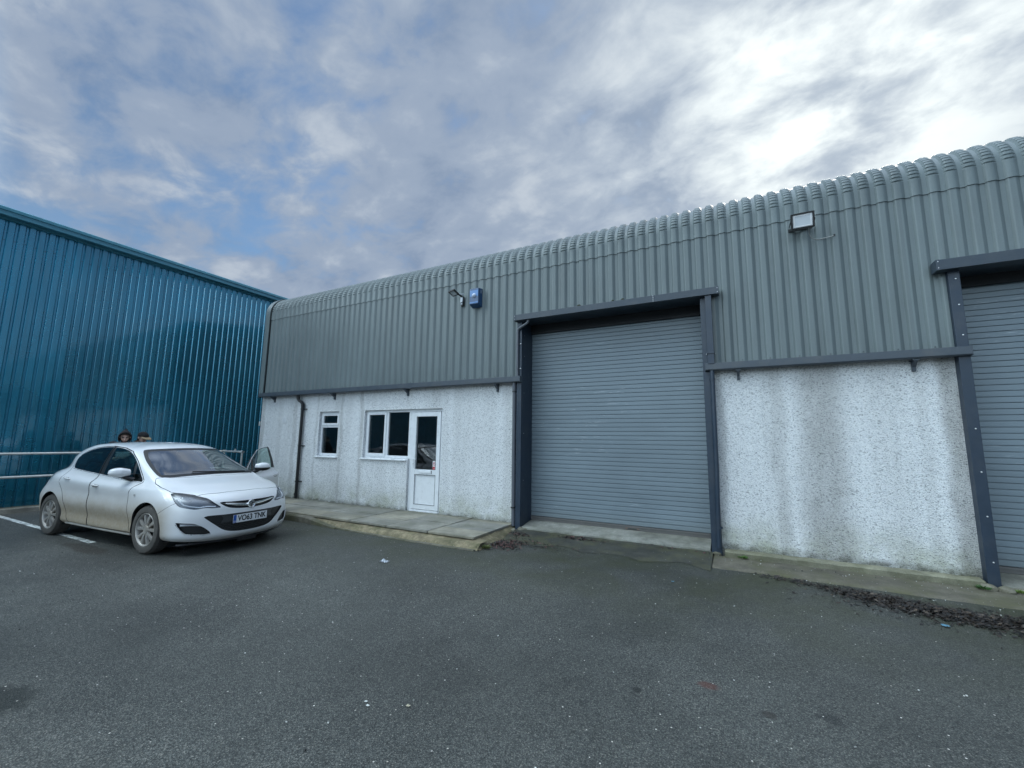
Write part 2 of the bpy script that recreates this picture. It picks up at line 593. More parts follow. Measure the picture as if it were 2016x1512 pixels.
def mat_shutter():
    t = NT('shutter_steel')
    p = t.pos()
    mo = t.noise(t.map(p, scale=(0.5, 1, 1.2)), 1.4, 5, 0.6)
    dash = t.noise(t.map(p, scale=(3.0, 1, 42)), 1.0, 4, 0.7)
    zone = t.noise(t.map(p, scale=(0.9, 1, 1.3)), 1.0, 3, 0.5)
    m = t.math('MULTIPLY', t.ramp(dash, [(0.62, 0.0), (0.68, 1.0)]), t.ramp(zone, [(0.48, 0.0), (0.6, 0.6)]))
    c = t.mix(1.0, (0.19, 0.238, 0.272, 1), t.ramp(mo, [(0.3, 0.86), (0.7, 1.08)]), 'MULTIPLY')
    c = t.mix(m, c, (0.47, 0.52, 0.57, 1))
    c = t.mix(t.rng(t.xyz(p)[2], 0.5, 0.16, 0.0, 0.3, True), c, (0.16, 0.17, 0.15, 1))
    return t.pr(Base_Color=c, Roughness=t.ramp(mo, [(0.3, 0.36), (0.7, 0.5)]), Specular_IOR_Level=0.5)


def mat_concrete(name, col, moss=0.4, rough=0.85, scale=1.0, dark=0.5):
    t = NT(name)
    p = t.pos()
    big = t.noise(p, 1.6 * scale, 6, 0.62)
    mid = t.noise(p, 7 * scale, 7, 0.65)
    fine = t.noise(p, 75, 4, 0.7)
    c = t.mix(1.0, (*col, 1), t.ramp(big, [(0.3, dark), (0.68, 1.12)]), 'MULTIPLY')
    c = t.mix(1.0, c, t.ramp(mid, [(0.3, 0.68), (0.65, 1.1)]), 'MULTIPLY')
    c = t.mix(1.0, c, t.ramp(fine, [(0.3, 0.75), (0.7, 1.15)]), 'MULTIPLY')
    mm = t.ramp(t.noise(t.map(p, loc=(4, 2, 0)), 2.3 * scale, 8, 0.68), [(0.44, 0.0), (0.66, moss)])
    c = t.mix(mm, c, (0.085, 0.085, 0.038, 1))
    cr = t.vor(p, 26)
    chip = t.math('MULTIPLY', t.rng(cr['Distance'], 0.11, 0.07), t.rng(t.n('ShaderNodeSeparateColor', Color=cr['Color']).outputs[0], 0.84, 0.85))
    c = t.mix(chip, c, (0.6, 0.59, 0.55, 1))
    return t.pr(Base_Color=c, Roughness=rough, Normal=t.bump(t.math('ADD', mid, t.math('MULTIPLY', fine, 0.4)), 0.5, 0.008))


def mat_slabs():
    t = NT('paving_slabs')
    p = t.pos()
    x, y, z = t.xyz(p)
    cell = t.math('ADD', t.math('FLOOR', t.math('DIVIDE', x, 0.9)), t.math('MULTIPLY', t.math('FLOOR', t.math('DIVIDE', y, 0.68)), 17.0))
    w = t.n('ShaderNodeTexWhiteNoise', {'noise_dimensions': '1D'}, W=cell).outputs[0]
    big = t.noise(p, 2.2, 6, 0.62)
    mid = t.noise(p, 9, 6, 0.65)
    c = t.mix(w, (0.27, 0.265, 0.235, 1), (0.37, 0.335, 0.25, 1))
    c = t.mix(1.0, c, t.ramp(big, [(0.3, 0.62), (0.7, 1.15)]), 'MULTIPLY')
    c = t.mix(1.0, c, t.ramp(mid, [(0.3, 0.78), (0.7, 1.08)]), 'MULTIPLY')
    c = t.mix(t.ramp(t.noise(t.map(p, loc=(2, 7, 1)), 1.9, 7, 0.66), [(0.46, 0.0), (0.7, 0.55)]), c, (0.085, 0.088, 0.05, 1))
    back = t.rng(y, 6.72, 7.04, 0.0, 0.8, True)
    c = t.mix(t.math('MULTIPLY', back, t.ramp(t.noise(p, 5, 6, 0.7), [(0.4, 0.1), (0.6, 1.0)])), c, (0.05, 0.052, 0.03, 1))
    return t.pr(Base_Color=c, Roughness=t.ramp(big, [(0.3, 0.5), (0.7, 0.78)]), Normal=t.bump(t.noise(p, 60, 5, 0.7), 0.35, 0.004))


def mat_carpaint():
    t = NT('white_car_paint')
    o = t.obj()
    x, y, z = t.xyz(o)
    n = t.noise(t.map(o, scale=(1, 1, 1.6)), 3.2, 7, 0.65)
    n2 = t.noise(o, 26, 4, 0.6)
    hgt = t.rng(t.math('ADD', z, t.math('MULTIPLY', t.math('SUBTRACT', n, 0.5), 0.22)), 0.88, 0.40, 0.0, 1.0, True)
    side = t.rng(x, 0.62, 0.28, 0.0, 1.0, True)
    low = t.rng(z, 0.30, 0.2, 0.0, 0.35, True)
    d = t.math('MAXIMUM', t.math('MULTIPLY', hgt, side), low)
    d = t.math('MULTIPLY', d, t.ramp(n2, [(0.25, 0.88), (0.7, 1.0)]))
    film = t.mix(t.ramp(n, [(0.3, 0.0), (0.7, 0.1)]), (0.80, 0.81, 0.82, 1), (0.6, 0.58, 0.53, 1))
    c = t.mix(t.math('MULTIPLY', d, 0.95), film, (0.29, 0.228, 0.145, 1))
    spl = t.math('MULTIPLY', t.ramp(t.noise(o, 17, 5, 0.7), [(0.6, 0.0), (0.68, 0.8)]), t.rng(z, 0.34, 0.24, 0.0, 1.0, True))
    c = t.mix(t.math('MULTIPLY', spl, side), c, (0.07, 0.06, 0.035, 1))
    return t.pr(Base_Color=c, Roughness=t.rng(d, 0.0, 1.0, 0.28, 0.75), Coat_Weight=t.rng(d, 0.0, 0.6, 0.9, 0.0), Coat_Roughness=0.04,
                Specular_IOR_Level=0.5)


ASPHALT = mat_asphalt()
ROUGHCAST = mat_roughcast()
GREY_CLAD = mat_cladding('grey_green_cladding', (0.150, 0.183, 0.188), 0.42, 0.5, 1.053, 0)
BLUE_CLAD = mat_cladding('blue_cladding', (0.020, 0.215, 0.335), 0.26, 0.5, 0.948, 1, coat=0.8, var=0.08, streak=0.18, metal=0.75, coat_ior=1.75)
BLUE_TRIM = paint('blue_trim', (0.05, 0.24, 0.34), 0.35, coat=0.4)
SHUTTER = mat_shutter()
NAVY = paint('navy_steel', (0.022, 0.038, 0.062), 0.38, dirt=((0.1, 0.1, 0.1), 0.25))
SLATE = paint('slate_trim', (0.062, 0.078, 0.098), 0.42, dirt=((0.14, 0.14, 0.13), 0.35))
BLACK = paint('black_plastic', (0.012, 0.012, 0.013), 0.42)
SCREW = paint('screw_head', (0.045, 0.058, 0.06), 0.4)
BRIGHT = paint('bright_screw', (0.75, 0.76, 0.76), 0.3, 0.6)
UPVC = paint('white_upvc', (0.80, 0.82, 0.84), 0.3, var=0.05, dirt=((0.42, 0.44, 0.38), 0.12))
CONC = mat_concrete('pale_concrete', (0.33, 0.33, 0.29), 0.35)
CONC_MOSS = mat_concrete('mossy_concrete', (0.23, 0.215, 0.165), 0.75, dark=0.4)
CONC_APRON = mat_concrete('brown_concrete', (0.165, 0.150, 0.115), 0.7, dark=0.5)
CONC_LEDGE = mat_concrete('ledge_concrete', (0.31, 0.30, 0.215), 0.6, dark=0.45)
CONC_RAMP = mat_concrete('mossy_ramp', (0.062, 0.064, 0.053), 0.7, dark=0.55)
MORTAR = mat_concrete('yellow_mortar', (0.30, 0.25, 0.155), 0.9, scale=2.2, dark=0.35)
SLABS = mat_slabs()
DARK_IN = paint('dark_interior', (0.035, 0.035, 0.037), 0.85)
ROOM = paint('room_plaster', (0.36, 0.37, 0.37), 0.9)
WINDOW = glass('window_glass', (0.45, 0.5, 0.5), 1.7)
HEADER = paint('header_steel', (0.036, 0.052, 0.072), 0.4, dirt=((0.12, 0.12, 0.12), 0.3))
GALV = paint('galvanised_rail', (0.62, 0.65, 0.64), 0.42, 0.25, dirt=((0.4, 0.42, 0.36), 0.4))
WHITE = paint('white_plate', (0.78, 0.79, 0.8), 0.45, var=0.05)
# ------------------------------------------------------------------ ground
D = 7.04                      # face of the roughcast wall
g = MB()
g.grid([[(x, y, 0.0) for x in (-300, -40, -20, -14, -8, -4, 0, 4, 8, 20, 40, 300)] for y in (-300, -40, -15, -6, 0, 3, 6, 10, 20, 60, 300)])
struct(g, 'asphalt_yard', ASPHALT)


def rough_prism(prof, x0, x1, step=0.12, jit=0.012, seed=1):
    """profile (y,z) swept along x with small irregularities"""
    rr = random.Random(seed)
    n = max(2, int((x1 - x0) / step))
    rows = []
    for i in range(n + 1):
        x = x0 + (x1 - x0) * i / n
        rows.append([(x, y + rr.uniform(-jit, jit), z + (rr.uniform(-jit, jit) * 0.6 if z > 0 else 0)) for y, z in prof])
    return MB().grid(rows)


# raised path of paving slabs with its mortar face and the dropped kerb
pv = MB()
rr = random.Random(3)
for row, (y0, y1) in enumerate(((5.675, 6.352), (6.374, 7.03))):
    x = -3.6
    while x > -11.4:
        x0 = max(x - 0.9, -11.4)
        dz = rr.uniform(-0.004, 0.004)
        pv.box((x0 + 0.009, y0, 0.102), (x - 0.009, y1, 0.14 + dz))
        x -= 0.9
struct(pv, 'paving_slabs', SLABS, bevel=0.006)
bed = rough_prism([(5.73, 0.0), (5.73, 0.1), (7.03, 0.1), (7.03, 0.0)], -11.4, -3.64, 0.3, 0.004)
struct(bed, 'path_bed', CONC_RAMP)
mf = MB()
rr = random.Random(8)
rows = []
for i in range(61):
    t_ = i / 60
    x = -7.3 + (-3.42 + 7.3) * t_
    yb = 5.60 - 0.12 * min(1, t_ * 3)
    rows.append([(x, 5.78, 0.098), (x, 5.715 + rr.uniform(-.012, .012), 0.092), (x, (5.66 + yb) / 2 + rr.uniform(-.02, .02), 0.075 + rr.uniform(-.012, .012)),
                 (x, yb + 0.03 + rr.uniform(-.012, .012), 0.03 + rr.uniform(-.008, .008)), (x, yb, 0.003)])
mf.grid(rows)
rows = []
for i in range(15):                       # short return along the end of the path
    t_ = i / 14
    y = 5.5 + 1.5 * t_
    rows.append([(-3.62, max(y, 5.7), 0.105), (-3.585 + rr.uniform(-.01, .01), max(y, 5.69), 0.085), (-3.54 + 0.1 * (1 - t_) + rr.uniform(-.02, .02), y, 0.05 + rr.uniform(-.01, .01)), (-3.50 + 0.1 * (1 - t_) + rr.uniform(-.02, .02), y, 0.003)])
mf.grid(rows)
struct(mf, 'path_mortar_face', MORTAR, smooth=40)
# kerb: full height to the left, ramping down to a flush edging
kb = MB()
pts = [(-11.4, 5.63, 0.125), (-9.0, 5.63, 0.125), (-8.05, 5.63, 0.125), (-7.40, 5.625, 0.118), (-6.95, 5.575, 0.07), (-6.43, 5.525, 0.022), (-5.5, 5.475, 0.02), (-4.7, 5.44, 0.018), (-3.45, 5.455, 0.018)]
for (xa, ya, za), (xb, yb, zb) in zip(pts[:-1], pts[1:]):
    nseg = max(1, round((xb - xa) / 0.91)) if xb <= -7 else 1
    for k in range(nseg):
        u0, u1 = k / nseg, (k + 1) / nseg
        p0 = [xa + (xb - xa) * u0 + 0.003, ya + (yb - ya) * u0, za + (zb - za) * u0]
        p1 = [xa + (xb - xa) * u1 - 0.003, ya + (yb - ya) * u1, za + (zb - za) * u1]
        w = 0.115 if xb <= -6.4 else 0.05
        ring = lambda q: [(q[0], q[1] - w * 0.55, -0.05), (q[0], q[1] - w * 0.5, q[2] * 0.8), (q[0], q[1] - w * 0.32, q[2]), (q[0], q[1] + w * 0.5, q[2]), (q[0], q[1] + w * 0.5, -0.05)]
        a_, b_ = ring(p0), ring(p1)
        kb.add(a_ + b_, [(i, i + 1, i + 6, i + 5) for i in range(4)] + [(4, 3, 2, 1, 0), (5, 6, 7, 8, 9)])
struct(kb, 'dropped_kerb', CONC_MOSS)

# concrete sill and mossy ramp before the shutter
th = MB()
th.grid([[(x, 7.48, 0.157), (x, 7.38, 0.154), (x, 7.0, 0.10), (x, 6.965, 0.085), (x, 6.96, 0.0)] for x in np.linspace(-3.44, -0.385, 20)])
struct(th, 'concrete_threshold', CONC)
rp = MB()
rr = random.Random(5)
rows = []
for i in range(27):
    x = -3.5 + 3.15 * i / 26
    e = 6.27 + 0.10 * sin(i * 0.9) + rr.uniform(-.03, .03)
    rows.append([(x, 6.97, 0.062 + rr.uniform(-.004, .004)), (x, 6.75, 0.05 + rr.uniform(-.004, .004)), (x, 6.5, 0.026), (x, e, 0.004)])
rp.grid(rows)
struct(rp, 'mossy_ramp', CONC_RAMP, smooth=60)
# ledge and sloped concrete footing below the right-hand wall
lg = rough_prism([(7.03, 0.0), (7.03, 0.120), (6.91, 0.112), (6.885, 0.098), (6.90, 0.0)], -0.2, 2.42, 0.1, 0.006, 4)
struct(lg, 'wall_ledge', CONC_LEDGE, smooth=50)
fa = MB()
rr = random.Random(6)
rows = []
for i in range(31):
    x = -0.34 + (2.95 + 0.34) * i / 30
    e = 6.34 - 0.02 * i / 30 + rr.uniform(-.012, .012)
    rows.append([(x, 6.93, 0.036 + rr.uniform(-.004, .004)), (x, 6.7, 0.032 + rr.uniform(-.004, .004)), (x, 6.45, 0.026), (x, e + 0.02, 0.016), (x, e, 0.0)])
fa.grid(rows)
fa.add([(-0.34, 6.93, 0.055), (-0.34, 6.34, 0.012), (-0.34, 6.34, 0.0), (-0.34, 6.93, 0)], [(0, 1, 2, 3)])
struct(fa, 'sloped_footing', CONC_APRON, smooth=60)
s2 = MB()
s2.grid([[(x, 7.48, 0.14), (x, 7.36, 0.135), (x, 6.95, 0.07), (x, 6.935, 0.0)] for x in np.linspace(2.58, 5.5, 16)])
struct(s2, 'concrete_threshold', CONC)
rub = MB()
rr = random.Random(12)
for (cx, cy, sx, sy, sz) in ((2.42, 6.86, .10, .07, .055), (2.56, 6.83, .075, .06, .05), (2.68, 6.88, .09, .05, .04), (-0.30, 6.93, .06, .04, .03), (-3.42, 6.92, .07, .05, .06), (-3.5, 6.8, .05, .05, .05), (-3.36, 6.97, .05, .03, .04)):
    b = bmesh.new()
    bmesh.ops.create_icosphere(b, subdivisions=2, radius=1)
    vs = [(cx + v.co.x * sx * rr.uniform(.8, 1.12), cy + v.co.y * sy * rr.uniform(.8, 1.12), 0.05 + v.co.z * sz * rr.uniform(.8, 1.1)) for v in b.verts]
    rub.add(vs, [tuple(v.index for v in f.verts) for f in b.faces])
    b.free()
struct(rub, 'broken_concrete', CONC_MOSS, smooth=25)

# parking bay line and the kerb along the blue shed
t = NT('worn_road_paint')
p_ = t.pos()
wear = t.ramp(t.noise(p_, 16, 7, 0.72), [(0.40, 0.0), (0.5, 1.0)])
wear2 = t.ramp(t.noise(t.map(p_, scale=(9, 1, 1)), 1.6, 4, 0.6), [(0.33, 0.0), (0.44, 1.0)])
cc = t.mix(t.math('MULTIPLY', wear, wear2), (0.06, 0.066, 0.064, 1), (0.72, 0.75, 0.71, 1))
LINE = t.pr(Base_Color=cc, Roughness=0.7, Normal=t.bump(t.noise(p_, 90, 3), 0.5, 0.004))
ln = MB()
ln.grid([[(x, 2.895 + 0.012 * (x + 8.7) * 0.3, 0.004), (x, 2.985 + 0.012 * (x + 8.7) * 0.3, 0.004)] for x in np.linspace(-13.2, -8.65, 10)])
struct(ln, 'parking_line', LINE)
kr = rough_prism([(0, 0)], 0, 1) if False else MB()
for k in range(24):
    y0 = -10 + k * 0.915
    kr.prism([(-13.16, -0.05), (-13.17, 0.085), (-13.19, 0.10), (-13.29, 0.10), (-13.29, -0.05)], 'x', 0, 0.001) if False else None
    ring = [(-13.17, -0.05), (-13.18, 0.085), (-13.20, 0.10), (-13.29, 0.10), (-13.29, -0.05)]
    a_ = [(x, y0 + 0.003, z) for x, z in ring]
    b_ = [(x, y0 + 0.912, z) for x, z in ring]
    kr.add(a_ + b_, [(i, i + 1, i + 6, i + 5) for i in range(4)] + [(4, 3, 2, 1, 0), (5, 6, 7, 8, 9)])
struct(kr, 'shed_kerb', CONC)
vg = MB()
vg.grid([[(x, y, 0.04) for x in (-14.05, -13.28)] for y in (-10, 0, 6, 12)])
struct(vg, 'gravel_strip', CONC_RAMP)

# ------------------------------------------------------------------ grey industrial unit
unit = thing('industrial_unit', 'long low grey green profiled metal unit with curved ribbed eaves over white roughcast walls', 'building', (-4.0, 7.3, 0))
PITCH = 0.1755
PH = 2.936
XL, XR = -11.30, 7.0


def prof_pts(x0, x1, deep=0.03):
    out = [(x0, None)]
    k = math.floor((x0 - PH) / PITCH)
    while True:
        b = PH + k * PITCH
        if b > x1:
            break
        for dx, d in ((0, 0.005), (0.012, 0), (0.066, 0), (0.078, 0.005), (0.112, deep), (0.157, deep)):
            x = b + dx
            if x0 < x < x1:
                out.append((x, d))
        k += 1
    out.append((x1, None))

    def dep(x):
        u = ((x - PH) % PITCH)
        return float(np.interp(u, [0, .012, .066, .078, .112, .157, PITCH], [.005, 0, 0, .005, deep, deep, .005]))
    return [(x, dep(x) if d is None else d) for x, d in out]


YC = 6.985


def corr(mb, x0, x1, path, m=0):
    pr_ = prof_pts(x0, x1)
    rows = []
    for (y, z, ny, nz, groove) in path:
        rows.append([(x, y - ny * (d + (groove if d < 0.01 else 0)), z - nz * (d + (groove if d < 0.01 else 0))) for x, d in pr_])
    mb.grid(rows, m)


wallp = lambda z0, z1: [(YC, z0, -1, 0, 0), (YC, z1, -1, 0, 0)]
cl_ = MB()
corr(cl_, XL, -3.56, wallp(2.73, 4.93))
corr(cl_, -3.56, -0.235, wallp(3.90, 4.93))
corr(cl_, -0.235, 2.45, wallp(2.73, 4.93))
corr(cl_, 2.45, XR, wallp(3.80, 4.93))
# fixings: rows of hex heads on the crowns
for x, d in [q for q in prof_pts(XL, XR) if q[1] == 0.005 and (q[0] - PH) % PITCH < .01 or q[1] == 0.005 and (q[0] - PH) % PITCH > PITCH - .01]:
    k = round((x - PH) / PITCH)
    xc = x + 0.039
    if k % 3 == 0:
        cl_.lathe([(0, .008), (.006, .008), (.008, .005), (.008, 0)], (xc, YC, 4.94), (0, -1, 0), 8, 1)
        if k % 6 == 0:
            cl_.lathe([(0, .007), (.006, .007), (.007, 0)], (xc + 0.088, YC + .03, 4.945), (0, -1, 0), 8, 1)
    if k % 2 == 0 and not (-3.56 < xc < -0.1 or xc > 2.3):
        cl_.lathe([(0, .007), (.006, .007), (.007, 0)], (xc, YC, 2.835), (0, -1, 0), 8, 1)
    if k % 2 == 0 and (-3.5 < xc < -0.15):
        cl_.lathe([(0, .008), (.006, .008), (.007, 0)], (xc, YC, 3.99), (0, -1, 0), 8, 1)
part(cl_, 'wall_cladding', [GREY_CLAD, SCREW], unit, smooth=20)

RAD, ZA = 0.52, 5.05
path = [(YC + 0.004, 4.862, -1, 0, 0), (YC - 0.012, 4.862, -1, 0, 0), (YC - 0.010, 4.88, -1, 0, 0), (YC - 0.006, 5.03, -1, 0, 0)]
NCR = 12
for i in range(NCR):
    for u, gr in ((0.04, 0), (0.55, -0.003), (0.68, 0.015), (0.80, 0.015), (0.96, 0.0)):
        a = R(2 + 78 * (i + u) / NCR)
        r_ = RAD + 0.006
        path.append((YC + RAD - r_ * cos(a), ZA + r_ * sin(a), -cos(a), sin(a), gr))
a = R(80)
ye, ze = path[-1][0], path[-1][1]
path.append((YC + RAD - (RAD + .006) * cos(a), ZA + (RAD + .006) * sin(a), -cos(a), sin(a), 0))
path.append((path[-1][0] + 8.0 * sin(a), path[-1][1] + 8.0 * cos(a), -cos(a), sin(a), 0))
cu = MB()
corr(cu, XL, XR, path)
part(cu, 'curved_eaves', GREY_CLAD, unit, smooth=28)
# back of the roof, gable walls and rear wall close the volume
yR, zR = path[-1][0], path[-1][1]
gb = MB()
outl = [(YC + 0.05, 2.7), (YC + 0.05, 4.9)] + [(YC + RAD - (RAD - .04) * cos(R(q)), ZA + (RAD - .04) * sin(R(q))) for q in range(0, 81, 10)] + [(yR, zR - 0.04), (yR + 8, zR - 1.45), (yR + 8, 0), (YC + 0.05 + 0.3, 0), (YC + 0.35, 2.7)]
gb.prism(outl, 'x', XL - 0.06, XL + 0.02)
gb.prism(outl, 'x', XR - 0.02, XR + 0.06)
gb.box((XL, yR + 7.9, 0), (XR, yR + 8.0, zR - 1.4))
gb.grid([[(XL, yR, zR), (XR, yR, zR)], [(XL, yR + 8, zR - 1.4), (XR, yR + 8, zR - 1.4)]])
part(gb, 'gable_wall', GREY_CLAD, unit)
# corner flashing that follows the curve at the left end
fl = MB()
fp = [(YC - 0.03, 2.74), (YC - 0.03, 3.6), (YC - 0.03, 4.86)] + [(YC + RAD - (RAD + .03) * cos(R(q)), ZA + (RAD + .03) * sin(R(q))) for q in range(0, 81, 8)]
a = R(80)
fp.append((fp[-1][0] + 3 * sin(a), fp[-1][1] + 3 * cos(a)))
for x0, x1, off, m in ((-11.50, -11.315, 0.0, 0), (-11.318, -11.285, 0.02, 1)):  # narrow black strip stands in for the shadow gap beside the flashing
    rows = []
    for i, (y, z) in enumerate(fp):
        q0, q1 = fp[max(i - 1, 0)], fp[min(i + 1, len(fp) - 1)]
        ty, tz = q1[0] - q0[0], q1[1] - q0[1]
        L = math.hypot(ty, tz)
        ny, nz = -tz / L, ty / L
        rows.append([(x0, y - ny * (0.12 + off), z - nz * (0.12 + off)), (x0, y - ny * off, z - nz * off), (x1, y - ny * off, z - nz * off), (x1, y - ny * (0.08 + off), z - nz * (0.08 + off))])
    fl.grid(rows, m)
part(fl, 'corner_flashing', [GREY_CLAD, BLACK], unit, smooth=30)


# roughcast walls with true openings
def holed_wall(mb, x0, x1, z0, z1, y, thick, holes):
    xs = sorted({x0, x1, *[h_[0] for h_ in holes], *[h_[1] for h_ in holes]})
    zs = sorted({z0, z1, *[h_[2] for h_ in holes], *[h_[3] for h_ in holes]})
    for a_, b_ in zip(xs[:-1], xs[1:]):
        for c_, d_ in zip(zs[:-1], zs[1:]):
            mx, mz = (a_ + b_) / 2, (c_ + d_) / 2
            if any(h_[0] < mx < h_[1] and h_[2] < mz < h_[3] for h_ in holes):
                continue
            nx, nz = max(1, int((b_ - a_) / 0.3)), max(1, int((d_ - c_) / 0.3))
            mb.grid([[(a_ + (b_ - a_) * i / nx, y, c_ + (d_ - c_) * j / nz) for i in range(nx + 1)] for j in range(nz + 1)])
    # outer ends and reveals
    mb.add([(x0, y, z0), (x0, y + thick, z0), (x0, y + thick, z1), (x0, y, z1)], [(0, 1, 2, 3)])
    mb.add([(x1, y, z0), (x1, y + thick, z0), (x1, y + thick, z1), (x1, y, z1)], [(3, 2, 1, 0)])
    return mb


def reveals(mb, polys, y, thick):
    for pl in polys:
        for (xa, za), (xb, zb) in zip(pl, pl[1:] + pl[:1]):
            mb.add([(xa, y, za), (xb, y, zb), (xb, y + thick, zb), (xa, y + thick, za)], [(0, 1, 2, 3)])


SW = (-9.06, -8.375, 1.18, 2.26)
BW = (-7.52, -6.19, 1.18, 2.26)
DR = (-6.19, -5.31, 0.135, 2.26)
wl = MB()
holed_wall(wl, -11.42, -3.63, -0.05, 2.78, D, 0.24, [SW, BW, DR])
reveals(wl, [[(SW[0], SW[2]), (SW[1], SW[2]), (SW[1], SW[3]), (SW[0], SW[3])],
             [(BW[0], BW[2]), (BW[1], BW[2]), (DR[0], DR[2]), (DR[1], DR[2]), (DR[1], DR[3]), (BW[0], BW[3])]], D, 0.24)
part(wl, 'roughcast_wall', ROUGHCAST, unit, fix=False)
wr = MB()
holed_wall(wr, -0.235, 2.49, -0.05, 2.78, D, 0.24, [])
part(wr, 'roughcast_wall', ROUGHCAST, unit, fix=False)['label'] = 'streaky stained white roughcast panel between the two shutters'
wr = MB()
holed_wall(wr, 5.62, XR, -0.05, 2.78, D, 0.24, [])
part(wr, 'roughcast_wall', ROUGHCAST, unit, fix=False)

# plain room behind the windows
rm = MB()
rm.box((-9.9, 9.6, 0.1), (-3.7, 9.7, 2.7))
rm.box((-9.9, 7.28, 2.5), (-3.7, 9.7, 2.6))
rm.box((-9.9, 7.28, 0.02), (-3.7, 9.7, 0.1))
rm.box((-7.95, 7.28, 0.1), (-7.86, 9.6, 2.5))
rm.box((-9.98, 7.28, 0.1), (-9.9, 9.7, 2.6))
rm.box((-3.75, 7.28, 0.1), (-3.67, 9.7, 2.6))
part(rm, 'inner_room', ROOM, unit)


def frame_box(mb, x0, x1, z0, z1, w, y0, y1, m=0, wb=None):
    wb = w if wb is None else wb
    mb.box((x0, y0, z0), (x0 + w, y1, z1), m)
    mb.box((x1 - w, y0, z0), (x1, y1, z1), m)
    mb.box((x0 + w, y0, z0), (x1 - w, y1, z0 + wb), m)
    mb.box((x0 + w, y0, z1 - w), (x1 - w, y1, z1), m)


def pane(root, x0, x1, z0, z1, y, name='pane'):
    b = MB()
    b.add([(x0, y, z0), (x1, y, z0), (x1, y, z1), (x0, y, z1)], [(0, 1, 2, 3)])
    return part(b, name, WINDOW, root)


FY = D + 0.065
# small window
b = MB()
frame_box(b, SW[0], SW[1], SW[2] + 0.02, SW[3], 0.055, FY, FY + 0.065)
b.box((SW[0] + .055, FY, 1.875), (SW[1] - .055, FY + .065, 1.94))
w1 = part(b, 'window', UPVC, unit, bevel=0.006)
w1['label'] = 'small two pane white plastic window near the black downpipe'
b = MB()
frame_box(b, SW[0] + .05, SW[1] - .05, 1.93, SW[3] - .05, 0.05, FY - .018, FY + 0.03)
b.box((SW[0] + .12, FY - .024, 2.195), (SW[1] - .12, FY - .0175, 2.21))
part(b, 'top_sash', UPVC, w1, bevel=0.005)
pane(w1, SW[0] + .09, SW[1] - .09, 1.97, SW[3] - .09, FY + .012)
pane(w1, SW[0] + .045, SW[1] - .045, SW[2] + .06, 1.885, FY + .03)
b = MB()
b.prism([(D - .045, 1.155), (D - .045, 1.178), (FY + .02, 1.198), (FY + .02, 1.155)], 'x', SW[0] - .06, SW[1] + .03)
part(b, 'window_sill', UPVC, w1, bevel=0.004)
# wide window
b = MB()
frame_box(b, BW[0], BW[1], BW[2] + 0.02, BW[3], 0.055, FY, FY + 0.065)
b.box((-6.90, FY, BW[2] + .075), (-6.835, FY + .065, BW[3] - .055))
w2 = part(b, 'window', UPVC, unit, bevel=0.006)
w2['label'] = 'wide two pane white plastic window joined to the door'
b = MB()
frame_box(b, BW[0] + .048, -6.892, BW[2] + .062, BW[3] - .048, 0.055, FY - .018, FY + .03)
b.box((BW[0] + .16, FY - .024, 2.175), (-6.98, FY - .0175, 2.195))
part(b, 'casement', UPVC, w2, bevel=0.005)
pane(w2, BW[0] + .09, -6.94, BW[2] + .10, BW[3] - .09, FY + .012)
pane(w2, -6.845, BW[1] - .045, BW[2] + .06, BW[3] - .045, FY + .03)
b = MB()
b.prism([(D - .045, 1.155), (D - .045, 1.178), (FY + .02, 1.198), (FY + .02, 1.155)], 'x', BW[0] - .06, BW[1] - .03)
part(b, 'window_sill', UPVC, w2, bevel=0.004)
# door with its frame
b = MB()
b.box((DR[0], FY - .005, DR[2]), (DR[0] + .075, FY + .07, DR[3]))
b.box((DR[1] - .06, FY - .005, DR[2]), (DR[1], FY + .07, DR[3]))
b.box((DR[0] + .075, FY - .005, DR[3] - .06), (DR[1] - .06, FY + .07, DR[3]))
b.box((DR[0] + .075, FY - .03, DR[2]), (DR[1] - .06, FY + .07, DR[2] + .035))
part(b, 'door_frame', UPVC, unit, bevel=0.006)
dx0, dx1, dz0, dz1 = DR[0] + .085, DR[1] - .068, DR[2] + .045, DR[3] - .068
b = MB()
frame_box(b, dx0, dx1, dz0, dz1, 0.095, FY - .022, FY + .04, wb=.10)
b.box((dx0 + .095, FY - .022, 0.885), (dx1 - .095, FY + .04, 1.0))
dr = part(b, 'door', UPVC, unit, bevel=0.006)
dr['label'] = 'white plastic door, glazed above and solid below'
b = MB()
b.box((dx0 + .098, FY + .0, dz0 + .103), (dx1 - .098, FY + .02, 0.882))
part(b, 'lower_panel', UPVC, dr, bevel=0.004)
b = MB()
frame_box(b, dx0 + .09, dx1 - .09, dz0 + .096, 0.89, 0.008, FY - .0245, FY - .0215)
frame_box(b, dx0 + .09, dx1 - .09, 0.995, dz1 - .09, 0.010, FY - .0245, FY - .0215)
part(b, 'glazing_gasket', paint('grey_gasket', (.12, .125, .13), .6), dr)
pane(dr, dx0 + .09, dx1 - .09, 0.995, dz1 - .09, FY + .01)
b = MB()
b.box((-5.90, FY - .031, 0.915), (-5.57, FY - .0225, 0.975))
b.box((-5.575, FY - .033, 0.912), (-5.565, FY - .0222, 0.978), 1)
b.box((-5.88, FY - .036, 0.925), (-5.60, FY - .031, 0.966))
part(b, 'letterbox', [UPVC, BLACK], dr, bevel=0.003)
b = MB()
b.box((dx0 + .03, FY - .032, 1.04), (dx0 + .062, FY - .0225, 1.27))
b.tube([(dx0 + .046, FY - .03, 1.2), (dx0 + .046, FY - .065, 1.2), (dx0 + .055, FY - .072, 1.2), (dx0 + .15, FY - .072, 1.2)], 0.009, 8)
